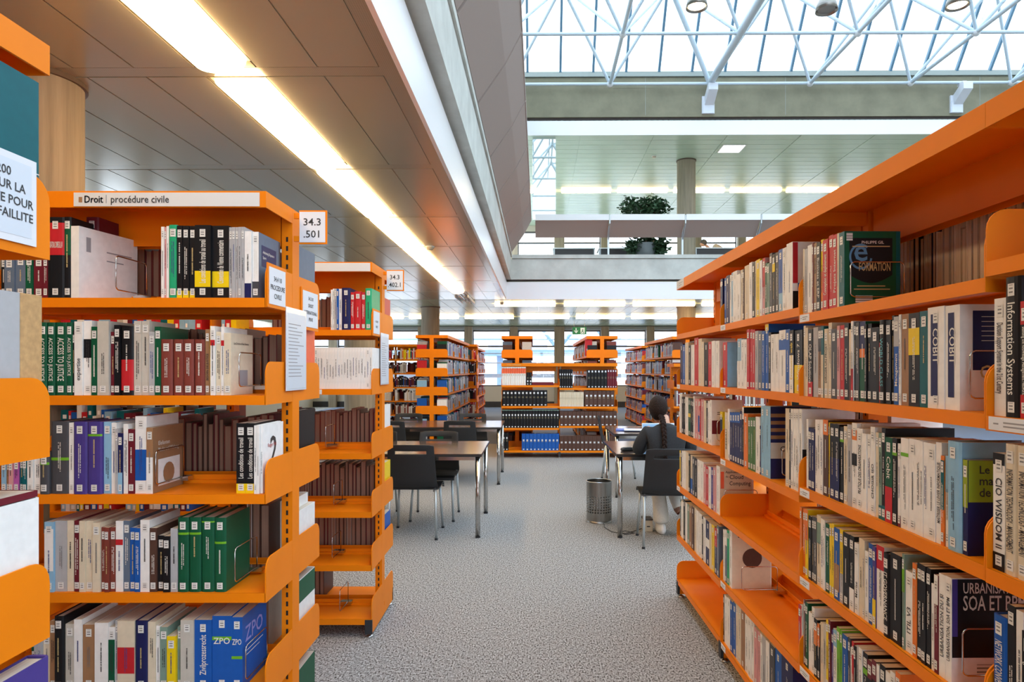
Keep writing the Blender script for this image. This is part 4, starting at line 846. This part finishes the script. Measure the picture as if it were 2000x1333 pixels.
# things on the tables
o = thing('glasses_case', 'black spectacle case lying on the table near its corner', 'case', (.89, 6.12, .7505), R(20))
b = MB().box(-.08, .08, -.03, .03, 0, .028).build('case', BLACKP, o); bevel(b, .012, 4); b = MB().box(-.06, .02, -.028, .02, .028, .034).build('lid', CAP, o); bevel(b, .003)
o = thing('laptop', 'open grey laptop in front of the person with the braid', 'laptop', (1.24, 6.40, .7505), R(0))
b = MB().box(-.16, .16, -.11, .11, 0, .014).build('keyboard_deck', ALU, o); bevel(b, .004); q = MB().box(-.16, .16, 0, .008, 0, .215).build('lid', ALU, o); q.location = (0, .112, .012); q.rotation_euler.x = R(-16)
MB().box(-.152, .152, -.001, 0, .01, .205).build('screen', mat('laptop_screen', (120, 160, 196), .3, emit=.25), q)
o = thing('papers', 'blue folder and papers on the table behind the seated person', 'papers', (1.18, 8.2, .7505), R(-8))
MB().box(-.15, .2, -.11, .11, 0, .012).build('folder', mat('folder_blue', (80, 110, 190), .4), o); MB().box(-.05, .28, -.2, .0, .012, .02).build('sheets', PAPER, o)

# ------------------------------------------------------------------ people
def skin(name, chains, m, parent=None, root=0, sub=2):
    """chains: lists of (x, y, z, r); a chain may start with an index of an earlier vertex"""
    V, E, RR = [], [], []
    for ch in chains:
        prev = None
        for p in ch:
            if isinstance(p, int): prev = p; continue
            V.append(p[:3]); RR.append(p[3] if not isinstance(p[3], tuple) else p[3]); i = len(V) - 1
            if prev is not None: E.append((prev, i))
            prev = i
    me = bpy.data.meshes.new(name); me.from_pydata(V, E, []); o = bpy.data.objects.new(name, me); COL.objects.link(o); o.parent = parent
    sk = o.modifiers.new('skin', 'SKIN'); sk.use_smooth_shade = True
    if not me.skin_vertices:
        bpy.context.view_layer.objects.active = o
        bpy.ops.mesh.customdata_skin_add()
    for i, sv in enumerate(me.skin_vertices[0].data):
        r = RR[i]; sv.radius = r if isinstance(r, tuple) else (r, r); sv.use_root = (i == root)
    o.modifiers.new('smooth', 'SUBSURF').levels = sub; o.modifiers['smooth'].render_levels = sub
    me.materials.append(m); return o
def ellipsoid(mb, c, r, n=16, k=10, fn=None):
    base = len(mb.v)
    for i in range(k + 1):
        ph = math.pi * i / k
        for j in range(n):
            th = 2 * math.pi * j / n; p = Vector((r[0] * math.sin(ph) * math.cos(th), r[1] * math.sin(ph) * math.sin(th), r[2] * math.cos(ph)))
            if fn: p = fn(p)
            mb.v.append(tuple(p + Vector(c)))
    for i in range(k):
        for j in range(n):
            a, b = base + i * n + j, base + i * n + (j + 1) % n; mb.f.append([a, a + n, b + n, b]); mb.m.append(0)
def hand_chains(w, fwd, side, up, s=1.0, curl=.35, start=0):
    """palm and five fingers from the wrist w; fwd along the fingers, side towards the thumb"""
    w, f, sd, u = Vector(w), Vector(fwd).normalized(), Vector(side).normalized(), Vector(up).normalized(); out = []
    P = lambda a, b, c, r: (*(w + f * a * s + sd * b * s + u * c * s), r * s)
    out.append([P(0, 0, 0, (.019)), P(.035, 0, 0, .021), P(.075, 0, 0, .02)])
    for k, (b, L) in enumerate(((.028, .075), (.009, .084), (-.01, .078), (-.028, .06))):
        out.append([P(.06, b * .8, 0, .0095), P(.085, b, 0, .009), P(.085 + L * .45, b * 1.08, -L * curl * .3, .0082), P(.085 + L * .75, b * 1.1, -L * curl * .8, .0075), P(.085 + L * .92, b * 1.1, -L * curl * 1.25, .0065)])
    out.append([P(.018, .018, 0, .011), P(.04, .042, -.008, .0105), P(.066, .056, -.02, .0092), P(.088, .06, -.03, .0078)])
    return out
# seated person with a braid
px_, py_ = 1.15, 5.74
PE = skin('person', [[(px_, py_ + .03, .86, .09), (px_, py_ + .05, 1.0, .055), (px_, py_ + .07, 1.06, .046), (px_, py_ + .1, 1.1, .05)]], SKIN, sub=2)
tag(PE, 'person in a charcoal sweater with a long braid reading at the table, seen from behind', 'person')
hc = Vector((px_ - .045, py_ + .125, 1.145))
m = MB()
def headshape(p):
    p = p.copy()
    if p.z < -.02: k = 1 - .32 * min(1, (-p.z - .02) / .09); p.x *= k; p.y = p.y * (.92 if p.y < 0 else 1)
    return p
ellipsoid(m, hc, (.072, .092, .112), 24, 16, headshape)
ellipsoid(m, hc + Vector((0, .096, -.012)), (.012, .02, .024), 8, 6)                       # nose
for s in (-1, 1): ellipsoid(m, hc + Vector((s * .075, -.002, -.01)), (.009, .02, .03), 8, 6)   # ears
h_ = m.build('head', SKIN, PE, smooth=True)
m = MB()
for s in (-1, 1): ellipsoid(m, hc + Vector((s * .029, .083, .004)), (.012, .009, .007), 8, 6)
m.build('eyes', mat('eye_white', (236, 234, 230), .3), PE, smooth=True); m = MB()
for s in (-1, 1): ellipsoid(m, hc + Vector((s * .029, .09, .004)), (.005, .004, .0055), 8, 6)
m.build('irises', mat('iris', (60, 40, 30), .3), PE, smooth=True); m = MB(); ellipsoid(m, hc + Vector((0, .084, -.055)), (.022, .008, .007), 10, 6); m.build('mouth', mat('lips', (176, 104, 96), .45), PE, smooth=True)
HAIR = mat('dark_brown_hair', (40, 26, 20), .7, noise=.45, nscale=90, spec=.2, bump=.8)
m = MB()
def hairshape(p):
    p = p.copy()
    if p.y > .03: p.y = .03 + (p.y - .03) * (.55 if p.z < .05 else .95)
    if p.z < -.03: p.x *= .9
    return p
ellipsoid(m, hc + Vector((0, -.012, .014)), (.083, .096, .112), 24, 16, hairshape); m.build('hair', HAIR, PE, smooth=True)
br = MB()
bp = [Vector((px_ - .035, py_ + .03, 1.1)), Vector((px_ - .03, py_ - .04, 1.04)), Vector((px_ - .03, py_ - .095, .94)), Vector((px_ - .035, py_ - .13, .82)), Vector((px_ - .03, py_ - .14, .75)), Vector((px_ - .025, py_ - .14, .71))]
def lerpath(t):
    t *= len(bp) - 1; i = min(int(t), len(bp) - 2); return bp[i].lerp(bp[i + 1], t - i)
for st in range(3):
    pts = []
    for i in range(70):
        t = i / 69; a = t * 34 + st * 2 * math.pi / 3; w = .016 * (1 - .45 * t); pts.append(lerpath(t) + Vector((math.cos(a) * w, math.sin(a * 2) * w * .45, 0)))
    br.tube(pts, .014, 8, r1=.0075)
br.build('braid', HAIR, PE, smooth=True)
br = MB(); br.tube([bp[-1] + Vector((0, 0, .01)), bp[-1] - Vector((-.004, 0, .03)), bp[-1] - Vector((-.004, 0, .06))], .01, 8, r1=.003); br.build('braid_end', HAIR, PE, smooth=True)
KNIT = mat('charcoal_knit', (44, 46, 49), .9, noise=.22, nscale=160, bump=.4)
c = [(px_, py_ + .0, .57, (.17, .1)), (px_, py_ - .02, .64, (.165, .11)), (px_, py_ - .005, .76, (.17, .115)), (px_, py_ + .02, .9, (.165, .105)), (px_, py_ + .035, .985, (.12, .08)), (px_, py_ + .05, 1.035, (.065, .06))]
arms = []
for s in (-1, 1): arms.append([3, (px_ + s * .16, py_ + .02, .955, .066), (px_ + s * .215, py_ + .03, .87, .062), (px_ + s * .235, py_ + .06, .785, .058), (px_ + s * (.19 if s > 0 else .16), py_ + .2, .818, .05), (px_ + s * (.13 if s > 0 else .1), py_ + .33, (.812 if s > 0 else .92), .042)])
skin('sweater', [c] + arms, KNIT, PE)
LINEN = mat('cream_trousers', (214, 208, 196), .8, noise=.05, nscale=60)
skin('trousers', [[(px_, py_ + .02, .56, (.165, .095)), (px_, py_ + .06, .55, (.16, .085))], [1, (px_ - .08, py_ + .16, .545, .08), (px_ - .05, py_ + .36, .535, .072), (px_ + .0, py_ + .43, .44, .07), (px_ + .02, py_ + .36, .27, .07), (px_ + .025, py_ + .34, .14, .078), (px_ + .025, py_ + .335, .085, .078)],
    [1, (px_ + .1, py_ + .16, .545, .08), (px_ + .13, py_ + .34, .53, .072), (px_ + .14, py_ + .4, .43, .068), (px_ + .15, py_ + .27, .31, .06), (px_ + .165, py_ + .17, .24, .055)]], LINEN, PE)
SHOE = mat('white_shoe', (232, 232, 230), .5)
def shoe(c, r, rot=0.):
    m = MB()
    def f(p):
        p = p.copy(); p.z = max(p.z, -r[2] * .72)
        if p.y < 0: p.z *= 1 + .35 * min(1, -p.y / r[1]) if p.z > 0 else 1
        return Matrix.Rotation(rot, 3, 'X') @ p
    ellipsoid(m, c, r, 18, 14, f); return m.build('shoe', SHOE, PE, smooth=True)
shoe((px_ + .028, py_ + .385, .041), (.045, .135, .056)); shoe((px_ + .178, py_ + .19, .135), (.042, .125, .05), R(-62))
MB().tube([(px_ + .15, py_ + .21, .262), (px_ + .167, py_ + .17, .24), (px_ + .168, py_ + .168, .236)], .044, 14).build('sock', mat('sock_brown', (150, 110, 90), .8), PE, smooth=True)
skin('hand', hand_chains((px_ + .13, py_ + .33, .812), (-.3, 1, -.35), (-1, -.3, 0), (0, .35, 1)), SKIN, PE)
skin('hand', hand_chains((px_ - .1, py_ + .33, .92), (.1, -.45, 1), (.9, .2, 0), (0, 1, .45), curl=.6), SKIN, PE)
# person leaning at the gallery rail
gp = bpt(6.17, 24.0, 0); X, Y = gp.x, gp.y
COAT = mat('beige_coat', (206, 192, 178), .8, noise=.08)
P2_ = skin('person', [[(X + .25, Y, 5.55, .06), (X - .1, Y, 5.92, .05), (X - .2, Y, 6.0, .05)]], SKIN); tag(P2_, 'person in a beige coat bending forward on the far gallery', 'person')
m = MB(); ellipsoid(m, (X - .26, Y, 6.03), (.1, .085, .11), 16, 12); ellipsoid(m, (X - .36, Y, 6.0), (.02, .012, .018), 8, 6); m.build('head', SKIN, P2_, smooth=True)
m = MB(); ellipsoid(m, (X - .235, Y, 6.065), (.125, .105, .118), 16, 12); m.build('hair', mat('grey_hair', (84, 80, 80), .6), P2_, smooth=True)
skin('coat', [[(X + .55, Y, 5.0, .17), (X + .54, Y, 5.5, (.17, .2)), (X + .36, Y, 5.88, (.18, .21)), (X + .08, Y, 5.97, (.13, .17))], [2, (X + .12, Y - .2, 5.7, .07), (X + .02, Y - .24, 5.45, .06), (X - .18, Y - .2, 5.32, .05)], [2, (X + .12, Y + .2, 5.7, .07), (X + .02, Y + .24, 5.45, .06), (X - .18, Y + .2, 5.32, .05)]], COAT, P2_)
skin('trousers', [[(X + .55, Y, 5.05, .15), (X + .55, Y, 4.95, .14)], [1, (X + .52, Y - .1, 4.8, .09), (X + .5, Y - .1, 4.5, .07), (X + .52, Y - .1, 4.27, .055)], [1, (X + .56, Y + .1, 4.8, .09), (X + .56, Y + .1, 4.5, .07), (X + .58, Y + .1, 4.27, .055)]], mat('dark_trousers', (60, 62, 70), .8), P2_)
for s in (-1, 1): skin('hand', hand_chains((X - .18, Y + s * .2, 5.32), (-1, 0, -.5), (0, -s, 0), (-.5, 0, 1)), SKIN, P2_); skin('shoe', [[(X + .56, Y + s * .1, 4.245, .042), (X + .46, Y + s * .1, 4.24, .04), (X + .38, Y + s * .1, 4.235, .03)]], CAP, P2_)
# gallery plant and desks
o = thing('potted_plant', 'bushy dark green plant behind the far gallery balustrade', 'plant', bpt(2.72, 17.0, 4.2), BR)
MB().lathe([(0, .0), (.26, 0), (.29, .5), (.26, .5), (.25, .44), (0, .44)], (0, 0), 24).build('pot', mat('plant_pot', (92, 98, 98), .6), o, smooth=True)
m = MB(); rnd = random.Random(3)
for q in range(2200):
    cl = rnd.choice([(-.35, 0, 1.42, .36), (-.2, .1, 1.3, .4), (.2, 0, 1.45, .32), (.35, 0, 1.4, .3), (.0, 0, 1.25, .42), (-.05, 0, .75, .3), (.05, .1, .55, .25), (-.34, -.1, .42, .2), (.36, -.12, .45, .22), (.3, -.1, .25, .18)])
    d = Vector((rnd.gauss(0, 1), rnd.gauss(0, 1), rnd.gauss(0, 1))).normalized() * cl[3] * rnd.random() ** .4; p = Vector(cl[:3]) + d
    a = Vector((rnd.uniform(-1, 1), rnd.uniform(-1, 1), rnd.uniform(-.8, .4))).normalized(); b = a.cross(Vector((rnd.uniform(-1, 1), rnd.uniform(-1, 1), 1))).normalized(); L, w = rnd.uniform(.09, .16), rnd.uniform(.03, .05)
    m.face([p, p + a * L * .5 + b * w, p + a * L, p + a * L * .5 - b * w])
m.build('foliage', mat('dark_leaves', (44, 72, 44), .5, noise=.4, nscale=9), o); q = MB(); q.tube([(0, 0, .4), (.05, .02, .9), (-.1, 0, 1.4)], .03, 8).tube([(.02, 0, .7), (.25, 0, 1.35)], .022, 8); q.build('trunk', mat('bark', (92, 72, 56), .8), o)
for k, x in enumerate((1.0, 2.3, 5.0)):
    o = thing('gallery_desk', ['dark desk with white edge on the far gallery, by the steel bridge view', 'dark desk on the far gallery beside the plant', 'dark desk on the far gallery under the bending person'][k], 'desk', bpt(x, 19.2, 4.2), BR)
    MB().box(-.6, .6, -.4, .4, .71, .74).build('desktop', WHITE, o); MB().box(-.58, .58, -.38, -.36, .3, .71).build('front_panel', TEDGE, o)
    for a in (-.56, .56): MB().box(a - .02, a + .02, -.38, .38, 0, .71).build('leg', ALU, o)

# ------------------------------------------------------------------ far bookcases
YFAR = 11.27
case3 = bookcase('low two bay orange bookcase of bound volumes across the aisle end', ((979 - VX) * YFAR / F, YFAR, 0), 0, 2, .984, [[.123, .506, .877, 1.231], [.12, .54, .867, 1.184]], top=1.606, slots=False)
o = bpy.data.objects.new('worn_print', gmesh(1, INKS['g'])); COL.objects.link(o); o.parent = case3; o.scale = (.3, 1, .03); o.location = (.08, -.003, 1.578)
FS = .02; C3 = dict(x=lambda px: (px - VX) * (YFAR + FS) / F)
VOLN = {}
def volume(px0, px1, n, ytop, z, code, label, group, sticks=(.3,), band=None, gap=0.0):
    x0, x1 = C3['x'](px0), C3['x'](px1); t = (x1 - x0) / n; h = EYE - (ytop - VY) * (YFAR + FS) / F - z; m = MB(); P = prof(t - .001, True)
    m.prism(P + [(t - .001, .19), (0, .19)], 'z', 0, h); mats = [cmat(code), PAPER, cmat(band[0]) if band else PAPER, mat('gilt', (150, 140, 110), .5)]
    for s in sticks: strip(m, t - .001, True, t * .28, t * .72, h * s - .012, h * s + .018, .002, 1)
    strip(m, t - .001, True, t * .3, t * .7, .012, .03, .002, 1)
    if band: strip(m, t - .001, True, 0, t - .001, h * band[1], h * band[2], .0012, 2)
    for q in (.52, .58): strip(m, t - .001, True, t * .25, t * .75, h * q, h * q + .006, .002, 3)
    me = m.mesh('bound_volume')
    for mm in mats: me.materials.append(mm)
    for k in range(n):
        o = bpy.data.objects.new('bound_volume', me); COL.objects.link(o); o.location = (x0 + k * t, YFAR + FS + random.uniform(-.004, .004), z + .0005); tag(o, label, 'book', group)
gz = [.123, .506, .877, 1.231]; gr = [.12, .54, .867, 1.184]
volume(980, 1027, 11, 717, gz[3], 'w', 'white bound volume with orange top band in the set on the low bookcase', 'white and orange set on the low bookcase', (), ('d', .64, .92))
volume(1028, 1039, 2, 728, gz[3], 'k', 'black volume beside the white and orange set', 'black pair beside the white and orange set')
volume(981, 1069, 12, 763, gz[2], 'k', 'black volume in the middle row of twelve on the low bookcase', 'black volumes, twelve in a row', (.82,))
volume(980, 1092, 19, 801, gz[1], 'k', 'black volume with green top line in the long row of the low bookcase', 'black volumes with green top line', (.7,), ('i', .96, 1.))
volume(981, 993, 2, 846, gz[0], 'k', 'black volume standing at the low shelf end, away from the blue set', 'black pair at the low shelf end', (.7,))
volume(1019, 1092, 10, 848, gz[0], 'b', 'dark blue volume in the blue set on the lowest shelf', 'dark blue set on the lowest shelf', (.6,))
volume(1092, 1119, 6, 722, gr[3], 'k', 'black volume of the six under the low bookcase top', 'six black volumes under the low bookcase top', (.72,))
volume(1147, 1186, 6, 723, gr[3], 'k', 'black volume beside the four maroon ones', 'black volumes beside the maroon ones', (.9,))
volume(1186, 1205, 4, 722, gr[3], 'm', 'maroon volume at the end of the low bookcase top row', 'four maroon volumes', (.9,))
volume(1093, 1140, 16, 766, gr[2], 'c', 'thin cream volume in the cream run on the low bookcase', 'cream run on the low bookcase', ())
volume(1142, 1200, 7, 764, gr[2], 'q', 'brown volume beside the cream run', 'brown volumes beside the cream run', (.68,))
volume(1093, 1205, 14, 804, gr[1], 'q', 'brown volume in the upper of the two long brown rows', 'upper long row of brown volumes', (.62,))
volume(1093, 1205, 14, 852, gr[0], 'q', 'brown volume in the lower of the two long brown rows', 'lower long row of brown volumes', (.55,))
o = book(Matrix.Translation((C3['x'](1033), YFAR + .03, gz[3] + .001)), 0, 0, 0, .42, .05, .22, 'm', 'long maroon volume lying flat on the low bookcase', plain=True)

STUFF = MB(); SM = 'q m a k w g n e r x b t c z G l o y'.split(); SMI = {c: i for i, c in enumerate(SM)}
def fill(M, x0, x1, z, codes, hmin=.19, hmax=.27, y=.02, gap=.12, d=.17, back=False):
    x = x0
    while x < x1 - .02:
        if random.random() < gap * .1: x += random.uniform(.05, .25); continue
        t = random.uniform(.015, .045); h = random.uniform(hmin, hmax); c = random.choice(codes); ya, yb = (.56 - y - d, .56 - y) if back else (y, y + d)
        if x + t > x1: break
        n = len(STUFF.v); STUFF.box(x, x + t - .001, ya, yb, z + .0008, z + h, SMI[c])
        for s in (.06, .8): 
            if random.random() < .75: yy = yb + .0008 if back else ya - .0008; STUFF.face([(x + t * .25, yy, z + h * s), (x + t * .75, yy, z + h * s), (x + t * .75, yy, z + h * s + .022), (x + t * .25, yy, z + h * s + .022)], SMI['w'])
        for i in range(n, len(STUFF.v)): STUFF.v[i] = tuple(M @ Vector(STUFF.v[i]))
        x += t
LV = [.1, .42, .75, 1.08, 1.41, 1.74]
def far_case(label, end_px, Yend, bays, codes, side, width=1.0, levels=LV, top=2.1):
    """a bookcase running away from us, its end towards the camera at Yend; end_px: its middle in the photograph"""
    xc = (end_px - VX) * Yend / F
    rz = R(90); o = bookcase(label, (xc + .28, Yend, 0), rz, bays, width, levels, top=top, slots=False)
    M = Matrix.Translation((xc + .28, Yend, 0)) @ Matrix.Rotation(rz, 4, 'Z')
    for k in range(bays):
        for z in levels:
            if 'r' in side: fill(M, k * width + .03, (k + 1) * width - .05, z, codes)
            if 'l' in side: fill(M, k * width + .03, (k + 1) * width - .05, z, codes, back=True)
    return o, M
far_case('orange bookcase end with five rounded brackets, left of the window gap', 843, 11.6, 4, 'wlbtxgkreqw', 'rl')
far_case('orange bookcase end rising behind the white and orange set', 1010, 11.95, 4, 'mqazxka', 'rl')
far_case('orange bookcase end with a red folder, behind the black and maroon volumes', 1176, 11.95, 4, 'mqaxgkw', 'rl')
far_case('orange bookcase end with blue books, between the low bookcase and the long rows', 1275, 16.8, 3, 'amnbxqr', 'rl')
far_case('orange bookcase of mixed books rising behind the seated person', 1343, 12.05, 3, 'mxlgwqernb', 'rl')
far_case('orange bookcase filled with red volumes before the window gap', 905, 17.2, 4, 'mmmar', 'rl')
xw = (768 - VX) * 15.9 / F - 1.0
caseW = bookcase('orange bookcase facing us in the far corner, behind the bracketed end', (xw, 15.9, 0), 0, 3, 1.0, LV, slots=False); MW = Matrix.Translation((xw, 15.9, 0))
for k in range(3):
    for q, z in enumerate(LV): fill(MW, k + .04, k + .96, z, ['mqxac', 'xcwqa', 'xxcwg', 'nbmqk', 'kkqmx', 'oycxqrt'][q], gap=.25); fill(MW, k + .04, k + .96, z, 'qamk', back=True, gap=.2)
YG = 11.3; xg = (1316 - VX) * YG / F
caseG = bookcase('low orange bookcase mostly hidden behind the long computing bookcase', (xg, YG, 0), 0, 2, 1.0, [.12, .52, .87, 1.2], top=1.6, slots=True)
MG = Matrix.Translation((xg, YG, 0))
for k in range(2):
    for z in (.12, .52, .87, 1.2): fill(MG, k + .05, k + .95, z, 'qaxgm')
for z in L2[1:]: fill(C2['M'], .05, .87, z, 'bwryxlmt', gap=.3); fill(C2['M'], .05, .87, z, 'qaxm', back=True, gap=.3)
fill(C2['M'], .95, 1.06, L2[5], 'wybrl', gap=0)
so = STUFF.build('distant_books', [cmat(c) for c in SM]); so['kind'] = 'stuff'; so['label'] = 'books filling the far bookcases before the windows'
# big things on the far ends
o = book(Matrix.Translation((C3['x'](1149), 12.0, 1.742)), 0, 0, 0, .13, .3, .06, 'r', 'red folder with a white label on the far bookcase end', plain=True)
MB().box(.03, .1, -.001, 0, .06, .13).build('spine_card', PAPER, o)
